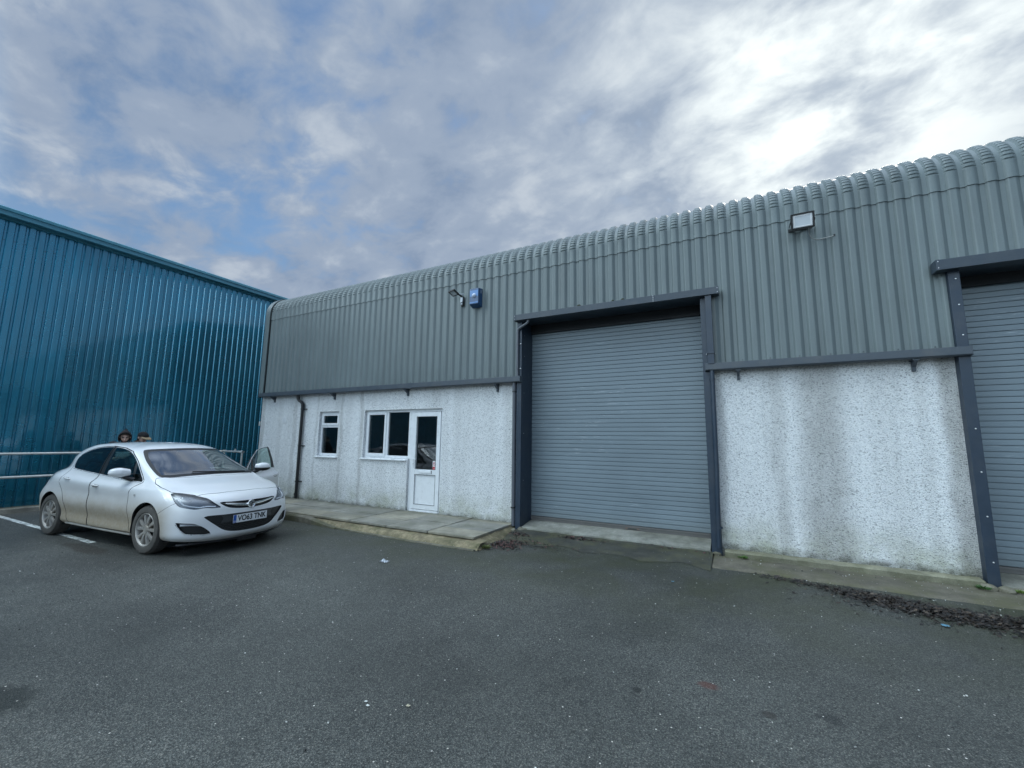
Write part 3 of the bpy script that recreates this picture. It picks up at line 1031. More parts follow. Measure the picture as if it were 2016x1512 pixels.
b.lathe([(0, .009), (.008, .009), (.009, 0)], (dx0 + .046, FY - .032, 1.10), (0, -1, 0), 10, 1)
part(b, 'door_handle', [UPVC, BRIGHT], dr, smooth=40)
# no-smoking sticker
RED = paint('sticker_red', (0.55, 0.03, 0.045), 0.5, var=0.05)
b = MB()
sy = FY + .006
SX = -.035
b.box((-5.53 + SX, sy - .002, 0.99), (-5.425 + SX, sy, 1.175))
nse = 24
for k in range(nse):
    a0, a1 = 2 * pi * k / nse, 2 * pi * (k + 1) / nse
    cx, cz = -5.4775 + SX, 1.115
    b.add([(cx + r_ * cos(q), sy - .0035, cz + r_ * sin(q)) for r_, q in ((.032, a0), (.041, a0), (.041, a1), (.032, a1))], [(0, 1, 2, 3)], 1)
b.obox((-5.4775 + SX, sy - .0035, 1.115), ((.030 * cos(-pi / 4), 0, .030 * sin(-pi / 4)), (0, .0008, 0), (.0035, 0, .0035)), 1)
b.box((-5.505 + SX, sy - .0030, 1.111), (-5.465 + SX, sy - .0022, 1.118), 2)
b.box((-5.526 + SX, sy - .0035, 0.995), (-5.429 + SX, sy - .002, 1.058), 1)
vs, fs = text_mesh('NO\nSMOKING', 0.016, 0.0)
b.add([(-5.4775 + SX + v.x, sy - .0042, 1.026 + v.y) for v in vs], fs, 0)
part(b, 'no_smoking_sticker', [WHITE, RED, BLACK], dr, fix=False)


# ---- roller shutters
def shutter(root, x0, x1, z0, z1, y, label):
    sl = 0.0745
    prof = []
    z = z0 + 0.07
    while z < z1:
        for u, d in ((0.0, 0.018), (0.10, 0.018), (0.115, 0.0), (0.5, -0.001), (0.985, 0.0)):
            prof.append((y + d, z + u * sl))
        z += sl
    b = MB()
    b.grid([[(x, py, pz) for py, pz in prof] for x in np.linspace(x0, x1, 9)])
    o = part(b, 'roller_shutter', SHUTTER, root, smooth=20)
    o['label'] = label
    b = MB()
    b.box((x0, y - .05, z1 - .20), (x1, y - .004, z1))
    part(b, 'header_shade_strip', paint('painted_header_shade', (.008, .010, .014), .6), root)  # dark strip standing in for the deep shade under the header
    b = MB()
    b.box((x0, y - .012, z0), (x1, y + .03, z0 + .045))
    b.box((x0, y - .022, z0 + .045), (x1, y + .012, z0 + .068))
    part(b, 'bottom_rail', paint('rail_dirty', (0.13, 0.125, 0.12), 0.6), o)
    return o


RUST = paint('rusty_plate', (0.16, 0.12, 0.10), 0.6)
s1 = shutter(unit, -3.452, -0.362, 0.158, 3.9, 7.42, 'grey blue steel roller shutter fully in view in the middle')
b = MB()
b.box((-1.70, 7.398, 0.165), (-1.47, 7.408, 0.2))
b.box((-1.66, 7.392, 0.172), (-1.51, 7.398, 0.193), 1)
part(b, 'lock_plate', [RUST, SCREW], s1, bevel=.002)
s2_ = shutter(unit, 2.62, 5.45, 0.14, 3.85, 7.36, 'second grey blue roller shutter cut off by the right edge')
# left jamb with reveal, right jamb
b = MB()
b.box((-3.55, 6.945, 0.02), (-3.452, 7.47, 3.88))
for z in (0.9, 1.75, 2.5, 3.2, 3.6):
    b.lathe([(0, .006), (.004, .006), (.005, 0)], (-3.452, 7.06, z), (1, 0, 0), 8, 1)
part(b, 'shutter_jamb', [NAVY, BRIGHT], unit, bevel=.004)
b = MB()
b.box((-0.368, 6.945, 0.02), (-0.23, 7.47, 3.88))
part(b, 'shutter_jamb', [NAVY, BRIGHT], unit, bevel=.004)
b = MB()
b.box((2.452, 6.93, 0.02), (2.56, 7.47, 3.86))
for z in (0.32, 0.82, 1.32, 1.82, 2.95, 3.33, 3.66):
    b.lathe([(0, .009), (.005, .009), (.007, .005), (.007, 0)], (2.518, 6.93, z), (0, -1, 0), 10, 1)
part(b, 'shutter_jamb', [NAVY, BRIGHT], unit, bevel=.004)
b = MB()
b.box((5.45, 6.945, 0.02), (5.62, 7.47, 3.86))
part(b, 'shutter_jamb', [NAVY, BRIGHT], unit, bevel=.004)


def header(x0, x1, z0, z1, y0, seam=None):
    b = MB()
    b.box((x0, y0, z0), (x1, 6.984, z1))
    b.box((x0 + .01, 6.984, z0 + .02), (x1 - .01, 7.5, z1))
    b.box((x0 - .004, y0 - .003, z0 - .004), (x0 + .03, 6.98, z1 + .003))
    b.box((x1 - .03, y0 - .003, z0 - .004), (x1 + .004, 6.98, z1 + .003))
    scr = [(x0 + .015, z0 + .025), (x0 + .015, z1 - .025), (x1 - .015, z0 + .025), (x1 - .015, z1 - .025)]
    if seam:
        scr += [(seam, z0 + q * (z1 - z0)) for q in (.12, .4, .65, .9)]
        b.box((seam - .02, y0 - .002, z0 - .002), (seam + .02, y0 + .01, z1 + .002))
    for sx, sz in scr:
        b.lathe([(0, .006), (.004, .006), (.005, 0)], (sx, y0 - .003, sz), (0, -1, 0), 8, 1)
    return part(b, 'shutter_header', [HEADER, BRIGHT], unit, bevel=.003)


header(-3.57, -0.10, 3.855, 3.965, 6.84, seam=-1.045)
header(2.325, 5.8, 3.765, 3.895, 6.82)
# black strips and cable remnants on top of the first header
for x, s in ((-2.32, .05), (-1.55, .045), (-1.72, .03)):
    b = MB()
    b.lathe([(0, 0.0), (.0, s * .7), (.03, s * .8), (.05, s * .4), (.055, 0)], (x, 6.93, 3.965), (0, 0, 1), 10)
    part(b, 'moss_tuft', paint('dark_moss', (0.03, 0.035, 0.018), 0.95, bump=.8), unit, smooth=60)


# ---- gutters with brackets and downpipes
def gutter(x0, x1):
    b = MB()
    pf = [(6.985, 2.80), (6.985, 2.69), (6.885, 2.69), (6.87, 2.705), (6.87, 2.80), (6.88, 2.80), (6.88, 2.712), (6.975, 2.712), (6.975, 2.80)]
    b.prism(pf, 'x', x0, x1)
    b.box((x0 - .004, 6.866, 2.686), (x0 + .003, 6.985, 2.803))
    b.box((x1 - .003, 6.866, 2.686), (x1 + .004, 6.985, 2.803))
    n = int((x1 - x0) / 3.0)
    for k in range(1, n + 1):
        x = x0 + (x1 - x0) * k / (n + 1)
        b.box((x - .06, 6.866, 2.686), (x + .06, 6.872, 2.803))
    return part(b, 'gutter', SLATE, unit, bevel=.003)


gutter(-11.36, -3.45)
gutter(-0.335, 2.56)
gutter(5.5, XR + .1)
for x in (-10.86, -8.54, -6.24, -4.0, 0.10, 2.06):
    b = MB()
    b.prism([(D + .005, 2.69), (6.90, 2.69), (6.905, 2.665), (7.0, 2.60), (7.005, 2.545), (D + .005, 2.545)], 'x', x - .018, x + .018)
    b.prism([(D + .004, 2.69), (6.9, 2.692), (6.9, 2.672), (D + .004, 2.672)], 'x', x - .035, x + .035)
    part(b, 'gutter_bracket', SLATE, unit)


def clip(b, x, y, z, r=.045, m=0):
    b.lathe([(-.012, r - .004), (-.012, r + .005), (.012, r + .005), (.012, r - .004)], (x, y, z), (0, 0, 1), 16, m)
    b.box((x - .012, y + r * .6, z - .012), (x + .012, D, z + .012), m)


b = MB()
b.tube([(-9.78, 6.93, 2.69), (-9.78, 6.935, 2.63)] + bez((-9.78, 6.935, 2.6), (-9.76, 6.94, 2.555), (-9.71, 6.955, 2.53), 4) + bez((-9.69, 6.96, 2.52), (-9.645, 6.975, 2.49), (-9.645, 6.98, 2.43), 5) + [(-9.645, 6.98, 1.4), (-9.635, 6.98, 0.2), (-9.635, 6.975, 0.15)], 0.036, 14)
for z in (2.34, 1.42, 0.55):
    clip(b, -9.645, 6.98, z, .04)
    b.box((-9.61, 7.0, z - .01), (-9.53, D, z + .01))
for z in (2.63, 2.43, 0.24):
    b.lathe([(-.03, .042), (.03, .042)], ((-9.78, 6.935, z) if z > 2.5 else (-9.645, 6.98, z)), (0, 0, 1), 14)
part(b, 'downpipe', BLACK, unit, smooth=45)['label'] = 'black round downpipe with swan neck'
LEAD = paint('grey_pipe', (0.12, 0.13, 0.15), 0.35)
b = MB()
b.tube([(-3.30, 6.90, 3.85), (-3.31, 6.90, 3.81)] + bez((-3.33, 6.90, 3.79), (-3.40, 6.90, 3.755), (-3.46, 6.905, 3.73), 4) + bez((-3.49, 6.91, 3.715), (-3.525, 6.915, 3.70), (-3.527, 6.92, 3.64), 4) + [(-3.527, 6.92, 3.2), (-3.525, 6.925, 2.80)], 0.024, 12)
for z in (3.42, 2.95):
    b.lathe([(-.008, .024), (-.008, .031), (.008, .031), (.008, .024)], (-3.527, 6.92, z), (0, 0, 1), 12, 0)
    b.lathe([(0, .008), (.008, .008), (.01, 0)], (-3.47, 6.94, z), (0, -1, 0), 8, 1)
    b.box((-3.527, 6.938, z - .008), (-3.45, 6.9448, z + .008))
part(b, 'downpipe', [LEAD, BRIGHT], unit, smooth=45)
b = MB()
b.tube([(-3.60, 6.94, 2.69), (-3.60, 6.95, 2.5), (-3.60, 6.955, 1.2), (-3.595, 6.955, 0.2), (-3.595, 6.955, 0.1)], 0.034, 12)
for z in (2.52, 0.42):
    clip(b, -3.60, 6.953, z, .036, 1)
part(b, 'downpipe', [LEAD, BLACK], unit, smooth=45)
b = MB()
b.box((-0.29, 6.862, 2.79), (-0.205, 6.94, 3.85))
b.box((-0.30, 6.852, 2.945), (-0.195, 6.944, 2.965))
b.lathe([(0, .006), (.006, .006), (.007, 0)], (-0.31, 6.944, 2.955), (0, -1, 0), 8, 1)
b.lathe([(0, .006), (.006, .006), (.007, 0)], (-0.185, 6.95, 2.955), (0, -1, 0), 8, 1)
part(b, 'downpipe', [NAVY, BRIGHT], unit, bevel=.004)
b = MB()
b.tube([(-0.245, 6.915, 2.69), (-0.245, 6.91, 2.4), (-0.25, 6.905, 1.2), (-0.27, 6.9, 0.14)], 0.033, 14)
for z in (2.56, 0.42):
    b.lathe([(-.012, .033), (-.012, .04), (.012, .04), (.012, .033)], (-0.247, 6.91, z), (0, 0, 1), 14)
part(b, 'downpipe', [NAVY], unit, smooth=45)

# ------------------------------------------------------------------ blue shed
BX = -14.0
shed = thing('metal_shed', 'tall glossy blue profiled metal shed at the left edge, behind the rails', 'building', (BX - 3, 1.0, 0))
bp = 0.158
b = MB()
y = -14.0
pts = []
while y < 14:
    for dy, d in ((0, 0), (0.092, 0), (0.108, 0.022), (0.112, 0.024), (0.136, 0.024), (0.140, 0.022)):
        pts.append((y + dy, d))
    y += bp
b.grid([[(BX - d, yy, z) for yy, d in pts] for z in (0.02, 1.6, 3.2, 4.8, 6.36)])
rr = random.Random(2)
for k in range(int(28 / bp)):
    for z in (5.85, 4.1, 2.35):
        if z > 5 or (k + int(z)) % 4 == 0:
            b.lathe([(0, .009), (.005, .009), (.006, 0)], (BX - .024, -14 + k * bp + .127, z + rr.uniform(-.02, .02)), (1, 0, 0), 6, 1)
part(b, 'wall_cladding', [BLUE_CLAD, SCREW], shed, smooth=20)
b = MB()
b.prism([(BX - .3, 6.34), (BX + .16, 6.34), (BX + .19, 6.37), (BX + .19, 6.40), (BX + .21, 6.41), (BX + .21, 6.535), (BX + .19, 6.54), (BX - .3, 6.54)], 'x', 0, 1) if False else None
ring = [(BX - .3, 6.30), (BX + .03, 6.30), (BX + .03, 6.335), (BX + .19, 6.335), (BX + .20, 6.345), (BX + .20, 6.43), (BX + .225, 6.445), (BX + .225, 6.505), (BX + .20, 6.525), (BX - .3, 6.60)]
n = len(ring)
b.add([(x, -14, z) for x, z in ring] + [(x, 14.05, z) for x, z in ring], [tuple(range(n)), tuple(range(2 * n - 1, n - 1, -1))] + [(i, n + i, n + (i + 1) % n, (i + 1) % n) for i in range(n)])
part(b, 'eaves_fascia', BLUE_TRIM, shed)
b = MB()
b.add([(BX - .29, -14, 6.6), (BX - .29, 14, 6.6), (BX - 9, 14, 7.6), (BX - 9, -14, 7.6)], [(0, 1, 2, 3)])
b.add([(BX - .04, 14, 0), (BX - 9, 14, 0), (BX - 9, 14, 7.6), (BX - .3, 14, 6.58), (BX - .04, 14, 6.3)], [(0, 1, 2, 3, 4)])
b.add([(BX - .04, -14, 0), (BX - 9, -14, 0), (BX - 9, -14, 7.6), (BX - .3, -14, 6.58), (BX - .04, -14, 6.3)], [(0, 1, 2, 3, 4)])
part(b, 'roof', BLUE_TRIM, shed)

# guard rails in front of the shed
rl = thing('guard_rail', 'white tubular two bar guard rail running along the blue shed', 'railing', (-13.42, 2.0, 0))
for z in (1.2, 0.715):
    b = MB()
    b.tube([(-13.42, -9, z), (-13.42, 7.26, z)], 0.026, 12)
    part(b, 'rail_bar', GALV, rl, smooth=50)
for y in (-8.5, -6.4, -4.3, -2.2, -0.1, 2.0, 4.6, 7.26):
    b = MB()
    b.tube([(-13.42, y, 0.03), (-13.42, y, 1.2)], 0.025, 12)
    for z in (1.2, 0.715):
        b.lathe([(-.045, .033), (.045, .033)], (-13.42, y, z), (0, 1, 0), 12)
    part(b, 'rail_post', GALV, rl, smooth=50)
b = MB()
b.tube([(-13.42, 7.26, 1.2), (-12.42, 7.20, 1.2)], 0.026, 12)
b.lathe([(-.05, .036), (.05, .036)], (-12.42, 7.20, 1.2), (1, 0, 0), 12)
b.lathe([(-.05, .034), (.05, .034)], (-12.80, 7.222, 1.2), (1, 0, 0), 12)
b.lathe([(0, .022), (.05, .022), (.055, 0)], (-12.80, 7.222, 1.22), (0, 0, 1), 10)
part(b, 'rail_bar', GALV, rl, smooth=50)
b = MB()
b.tube([(-13.42, 7.26, 0.715), (-12.42, 7.20, 0.715)], 0.026, 12)
part(b, 'rail_bar', GALV, rl, smooth=50)
b = MB()
b.tube([(-12.42, 7.2, 0.0), (-12.42, 7.2, 1.2)], 0.026, 12)
part(b, 'rail_post', GALV, rl, smooth=50)
# ------------------------------------------------------------------ fittings on the walls
fl1 = thing('floodlight', 'large square black rimmed floodlight high on the cladding near the second shutter', 'lamp', (1.0, 6.78, 4.58))
LENS = paint('lamp_lens', (0.62, 0.66, 0.70), 0.18, var=0.05, coat=0.6)
tilt = R(14)
cx, cy, cz = 0.995, 6.74, 4.70
ax = Vector((1, 0, 0))
nn = Vector((0, -cos(tilt), -sin(tilt)))
up = Vector((0, -sin(tilt), cos(tilt)))
C0 = Vector((cx, cy, cz))
b = MB()
for s in (-1, 1):
    b.obox(C0 + ax * s * .126, (ax * .011, nn * .03, up * .106))
    b.obox(C0 + up * s * .097, (ax * .1149, nn * .03, up * .009))
b.obox(C0 - nn * .022, (ax * .118, nn * .012, up * .09))
for k in range(-4, 5):
    b.obox(C0 - nn * .048 + ax * k * .024, (ax * .003, nn * .014, up * .08))
part(b, 'housing', BLACK, fl1, bevel=.003)
b = MB()
b.obox(C0 + nn * .012, (ax * .1148, nn * .003, up * .0879))
for s in (-1, 1):
    b.obox(C0 + ax * s * .098 + nn * .016, (ax * .008, nn * .002, up * .08), 1)
    b.obox(C0 + up * s * .072 + nn * .016, (ax * .09, nn * .002, up * .008), 1)
part(b, 'lens', [LENS, WHITE], fl1)
b = MB()
for s in (-1, 1):
    b.obox(C0 + ax * s * .142 - nn * .03 + Vector((0, .03, -.01)), (ax * .003, Vector((0, .085, 0)), Vector((0, 0, .012))))
b.box((cx - .145, 6.962, cz - .03), (cx + .145, 6.982, cz + .01))
part(b, 'bracket', BLACK, fl1)
CAB = paint('grey_cable', (0.42, 0.42, 0.40), 0.5)
b = MB()
b.tube([(1.07, 6.80, 4.60), (1.075, 6.84, 4.565)] + bez((1.075, 6.86, 4.56), (1.10, 6.95, 4.49), (1.2, 6.972, 4.485), 7) + bez((1.21, 6.973, 4.485), (1.3, 6.975, 4.492), (1.375, 6.978, 4.508), 6), 0.0055, 8)
b.lathe([(0, .012), (.012, .012), (.014, 0)], (1.38, 6.985, 4.515), (0, -1, 0), 10, 1)
part(b, 'cable', [CAB, BLACK], fl1, smooth=50)

# small sensor lamp left of the alarm box
fl2 = thing('floodlight', 'small black lamp on an arm with sensor, left of the blue alarm box', 'lamp', (-4.86, 6.97, 4.4))
C0 = Vector((-4.955, 6.80, 4.60))
nn = Vector((-0.05, -0.42, -0.9)).normalized()
ax = Vector((0.97, -0.25, 0)).normalized()
ax = (ax - nn * ax.dot(nn)).normalized()
up = nn.cross(ax)
b = MB()
b.obox(C0 - nn * .012, (ax * .085, nn * .012, up * .075))
for s in (-1, 1):
    b.obox(C0 + ax * s * .075 + nn * .006, (ax * .010, nn * .007, up * .075))
    b.obox(C0 + up * s * .066 + nn * .006, (ax * .064, nn * .007, up * .009))
part(b, 'housing', BLACK, fl2, bevel=.003)
b = MB()
b.obox(C0 + nn * .003, (ax * .0645, nn * .003, up * .0565))
part(b, 'lens', LENS, fl2)
b = MB()
b.box((-4.875, 6.955, 4.36), (-4.815, 6.99, 4.56))
b.tube([(-4.845, 6.96, 4.54), (-4.855, 6.90, 4.565), (-4.88, 6.86, 4.585)], .016, 8)
b.tube([(-4.80, 6.95, 4.60), (-4.86, 6.88, 4.585)], .011, 8, 1)
part(b, 'bracket', [BLACK, LENS], fl2, smooth=40)
b = MB()
b.box((-4.868, 6.925, 4.43), (-4.822, 6.955, 4.53), 1)
b.lathe([(0, .022), (.012, .021), (.022, .013), (.026, 0)], (-4.845, 6.945, 4.395), (0, -1, -.3), 14, 1)
part(b, 'sensor', [BLACK, LENS], fl2, smooth=40)

# burglar alarm bell box
bb = thing('alarm_box', 'blue alarm bell box with round strobe on the cladding left of the shutter', 'alarm', (-4.48, 6.98, 4.27))
ABLUE = paint('alarm_blue', (0.008, 0.062, 0.17), 0.35, coat=.4)
ALITE = paint('alarm_pale_blue', (0.05, 0.19, 0.46), 0.35, coat=.4)
b = MB()
x0, x1, z0, z1, y0, y1 = -4.60, -4.37, 4.27, 4.66, 6.845, 6.985
b.add([(x0 + .012, y0, z0 + .045), (x1 - .012, y0, z0 + .045), (x1 - .012, y0, z1 - .02), (x0 + .012, y0, z1 - .02),
       (x0, y1, z0), (x1, y1, z0), (x1, y1, z1), (x0, y1, z1)],
      [(0, 1, 2, 3), (0, 4, 5, 1), (1, 5, 6, 2), (2, 6, 7, 3), (3, 7, 4, 0), (4, 7, 6, 5)])
part(b, 'casing', ABLUE, bb, bevel=.008)
b = MB()
b.box((x0 + .018, y0 - .003, 4.475), (x1 - .018, y0 - .0005, 4.60))
part(b, 'face_band', ALITE, bb)
b = MB()
b.box((x0 + .018, y0 - .003, 4.335), (x1 - .018, y0 - .0005, 4.36))
part(b, 'face_band', ALITE, bb)
b = MB()
b.lathe([(0, .046), (.012, .046), (.014, .040), (.028, .034), (.036, .02), (.039, 0)], (-4.485, y0 - .001, 4.49), (0, -1, 0), 20)
part(b, 'strobe', paint('strobe_lens', (0.55, 0.62, 0.75), 0.15, coat=.8), bb, smooth=50)
b = MB()
for k in range(7):                                  # white lettering too worn to read on the side
    z = 4.615 - k * .012
    b.add([(x1 - .0125 + .0015, 6.88, z), (x1 - .0035 + .0015, 6.945, z + .006), (x1 - .0035 + .0015, 6.945, z + .01), (x1 - .0125 + .0015, 6.88, z + .004)], [(0, 1, 2, 3)])
part(b, 'side_marking', WHITE, bb)

# small notice by the black downpipe
b = MB()
b.box((-10.49, D - .012, 2.0), (-10.31, D - .0005, 2.145))
for k in range(5):
    b.box((-10.47, D - .0135, 2.02 + k * .024), (-10.335 - .02 * (k % 2), D - .0121, 2.027 + k * .024), 1)
solo(b, 'notice_plate', [WHITE, paint('grey_print', (0.4, 0.42, 0.45), 0.6)], 'small white notice plate on the roughcast wall left of the black downpipe', 'sign')
b = MB()
b.box((-11.46, D - .03, 1.93), (-11.405, D + .02, 2.04))
solo(b, 'junction_box', GALV, 'tiny pale grey box on the far left corner of the roughcast wall', 'fitting', bevel=.004)
# ------------------------------------------------------------------ white hatchback: body surface
CAR_LOC = Vector((-7.325, 3.88, 0.0))
CAR_ROT = R(4.5)
#            0 nose centre   1                2               3               4 arch front    5              6              7               8               9 rear axle       10              11              12             13 tail centre
RINGS = [
    [(.80, 0, .165), (.775, .35, .17), (.69, .62, .185), (.55, .775, .20), (.37, .835, .21), (0, .84, .21), (-.42, .835, .215), (-1.2, .83, .215), (-2.2, .835, .225), (-2.685, .835, .24), (-3.05, .80, .255), (-3.31, .68, .265), (-3.41, .48, .27), (-3.43, 0, .27)],
    [(.875, 0, .225), (.845, .35, .228), (.755, .62, .235), (.605, .795, .25), (.385, .878, .255), (0, .885, .26), (-.42, .874, .255), (-1.2, .870, .255), (-2.2, .875, .27), (-2.685, .89, .30), (-3.06, .855, .33), (-3.36, .73, .34), (-3.475, .49, .345), (-3.50, 0, .345)],
    [(.885, 0, .36), (.855, .35, .365), (.765, .62, .37), (.61, .805, .38), (.385, .895, .385), (0, .905, .39), (-.42, .872, .38), (-1.2, .864, .385), (-2.2, .872, .40), (-2.685, .905, .43), (-3.07, .87, .46), (-3.39, .74, .48), (-3.495, .5, .485), (-3.525, 0, .485)],
    [(.885, 0, .52), (.855, .35, .525), (.765, .62, .53), (.60, .808, .54), (.38, .893, .55), (0, .907, .555), (-.42, .895, .545), (-1.2, .893, .55), (-2.2, .900, .565), (-2.685, .913, .59), (-3.06, .878, .61), (-3.38, .745, .63), (-3.48, .5, .635), (-3.51, 0, .635)],
    [(0.855, 0, 0.675), (0.825, 0.35, 0.68), (0.735, 0.6, 0.69), (0.56, 0.79, 0.7), (0.36, 0.87, 0.715), (0, 0.893, 0.725), (-0.42, 0.892, 0.7), (-1.2, 0.888, 0.71), (-2.2, 0.893, 0.73), (-2.685, 0.905, 0.755), (-2.995, 0.853, 0.775), (-3.275, 0.723, 0.79), (-3.375, 0.478, 0.8), (-3.405, 0, 0.8)],
    [(0.755, 0, 0.785), (0.72, 0.34, 0.79), (0.62, 0.575, 0.8), (0.44, 0.74, 0.815), (0.27, 0.815, 0.83), (0, 0.853, 0.845), (-0.42, 0.886, 0.848), (-1.2, 0.899, 0.862), (-2.2, 0.903, 0.905), (-2.685, 0.887, 0.93), (-2.955, 0.798, 0.945), (-3.195, 0.678, 0.955), (-3.285, 0.438, 0.96), (-3.315, 0, 0.96)],
    [(0.44, 0, 0.905), (0.405, 0.34, 0.903), (0.32, 0.565, 0.902), (0.2, 0.7, 0.9), (0.09, 0.775, 0.9), (-0.12, 0.818, 0.905), (-0.46, 0.842, 0.905), (-1.25, 0.848, 0.935), (-2.22, 0.845, 0.99), (-2.62, 0.825, 1.01), (-2.855, 0.753, 1.015), (-3.075, 0.643, 1.01), (-3.175, 0.418, 1.01), (-3.205, 0, 1.01)],
    [(0.03, 0, 1.012), (-0.01, 0.35, 1.013), (-0.075, 0.56, 1.018), (-0.15, 0.68, 1.025), (-0.23, 0.745, 1.01), (-0.38, 0.79, 0.975), (-0.68, 0.815, 0.962), (-1.36, 0.825, 1.005), (-2.2, 0.808, 1.06), (-2.5, 0.775, 1.085), (-2.705, 0.708, 1.085), (-2.935, 0.618, 1.07), (-3.055, 0.408, 1.065), (-3.095, 0, 1.065)],
    [(-.42, 0, 1.232), (-.45, .33, 1.228), (-.51, .52, 1.216), (-.575, .625, 1.205), (-.645, .69, 1.193), (-.76, .715, 1.19), (-.98, .735, 1.20), (-1.55, .745, 1.225), (-2.2, .735, 1.25), (-2.47, .71, 1.255), (-2.70, .655, 1.24), (-2.88, .57, 1.21), (-2.98, .39, 1.205), (-3.02, 0, 1.205)],
    [(-.86, 0, 1.44), (-.885, .30, 1.434), (-.93, .46, 1.418), (-.985, .56, 1.398), (-1.05, .62, 1.388), (-1.15, .635, 1.40), (-1.35, .637, 1.43), (-1.75, .635, 1.447), (-2.2, .630, 1.425), (-2.43, .615, 1.39), (-2.63, .575, 1.36), (-2.76, .50, 1.34), (-2.84, .34, 1.345), (-2.87, 0, 1.35)],
    [(-1.02, 0, 1.478), (-1.05, .28, 1.470), (-1.10, .40, 1.460), (-1.16, .49, 1.445), (-1.22, .53, 1.440), (-1.30, .54, 1.450), (-1.46, .54, 1.468), (-1.8, .54, 1.480), (-2.2, .535, 1.462), (-2.4, .52, 1.435), (-2.56, .48, 1.41), (-2.66, .42, 1.395), (-2.72, .28, 1.395), (-2.75, 0, 1.40)],
    [(-1.30, 0, 1.500), (-1.33, .12, 1.499), (-1.37, .19, 1.497), (-1.42, .23, 1.496), (-1.47, .25, 1.496), (-1.53, .26, 1.498), (-1.62, .265, 1.500), (-1.85, .265, 1.500), (-2.12, .26, 1.485), (-2.25, .25, 1.47), (-2.34, .23, 1.458), (-2.40, .20, 1.45), (-2.44, .13, 1.447), (-2.46, 0, 1.447)],
]


def catmull(P, closed, sub):
    """centripetal Catmull-Rom through the rows of P"""
    P = np.asarray(P, float)
    n = len(P)
    out = []
    segs = n if closed else n - 1
    for i in range(segs):
        if closed:
            p0, p1, p2, p3 = (P[(i + k) % n] for k in (-1, 0, 1, 2))
        else:
            p1, p2 = P[i], P[i + 1]
            p0 = P[i - 1] if i > 0 else 2 * p1 - p2
            p3 = P[i + 2] if i + 2 < n else 2 * p2 - p1
        d = [max(np.linalg.norm(b - a) ** 0.5, 1e-4) for a, b in ((p0, p1), (p1, p2), (p2, p3))]
        t0, t1 = 0, d[0]
        t2, t3 = t1 + d[1], t1 + d[1] + d[2]
        for k in range(sub):
            t = t1 + (t2 - t1) * k / sub
            A1 = (t1 - t) / (t1 - t0) * p0 + (t - t0) / (t1 - t0) * p1
            A2 = (t2 - t) / (t2 - t1) * p1 + (t - t1) / (t2 - t1) * p2
            A3 = (t3 - t) / (t3 - t2) * p2 + (t - t2) / (t3 - t2) * p3
            B1 = (t2 - t) / (t2 - t0) * A1 + (t - t0) / (t2 - t0) * A2
            B2 = (t3 - t) / (t3 - t1) * A2 + (t - t1) / (t3 - t1) * A3
            out.append((t2 - t) / (t2 - t1) * B1 + (t - t1) / (t2 - t1) * B2)
    if not closed:
        out.append(P[-1])
    return np.array(out)


def car_surface(sub_s=8, sub_r=7):
    loops = []
    for rg in RINGS:
        full = list(rg) + [(x, -y, z) for x, y, z in rg[-2:0:-1]]
        loops.append(catmull(full, True, sub_s))
    L = np.array(loops)                                # rings x columns x 3
    nr, ncol, _ = L.shape
    cols = []
    for c in range(ncol):
        col = L[:, c]
        opp = L[-1, (-c) % ncol]
        ctr = np.array([(col[-1][0]), 0.0, col[-1][2] + 0.006])
        cols.append(catmull(np.vstack([col, ctr[None]]), False, sub_r))
    G = np.array(cols).transpose(1, 0, 2)              # rows x columns x 3
    bm = bmesh.new()
    vs = [[bm.verts.new(p) for p in row] for row in G]
    for i in range(len(G) - 1):
        for j in range(ncol):
            bm.faces.new((vs[i][j], vs[i][(j + 1) % ncol], vs[i + 1][(j + 1) % ncol], vs[i + 1][j]))
    bmesh.ops.remove_doubles(bm, verts=bm.verts, dist=0.0008)
    bmesh.ops.recalc_face_normals(bm, faces=bm.faces)
    bm.normal_update()
    return bm
def sdist(P, poly):
    """signed distance of 2D points to a closed polygon, negative inside"""
    poly = np.asarray(poly, float)
    A, B = poly, np.roll(poly, -1, axis=0)
    best = np.full(len(P), 1e9)
    ins = np.zeros(len(P), bool)
    for a, b in zip(A, B):
        e = b - a
        w = P - a
        t = np.clip((w @ e) / max(e @ e, 1e-12), 0, 1)
        best = np.minimum(best, np.hypot(*(w - t[:, None] * e).T))
        c = (a[1] > P[:, 1]) != (b[1] > P[:, 1])
        with np.errstate(divide='ignore', invalid='ignore'):
            xi = (b[0] - a[0]) * (P[:, 1] - a[1]) / (b[1] - a[1]) + a[0]
        ins ^= c & (P[:, 0] < xi)
    return np.where(ins, -best, best)


def spline(pts, n=5):
    return catmull(np.array(pts, float), True, n)


def mirror_y(half):
    """(y,z) outline from its y>=0 half, first and last points on or near the centre"""
    return half + [(-y, z) for y, z in reversed(half) if y > 1e-6]


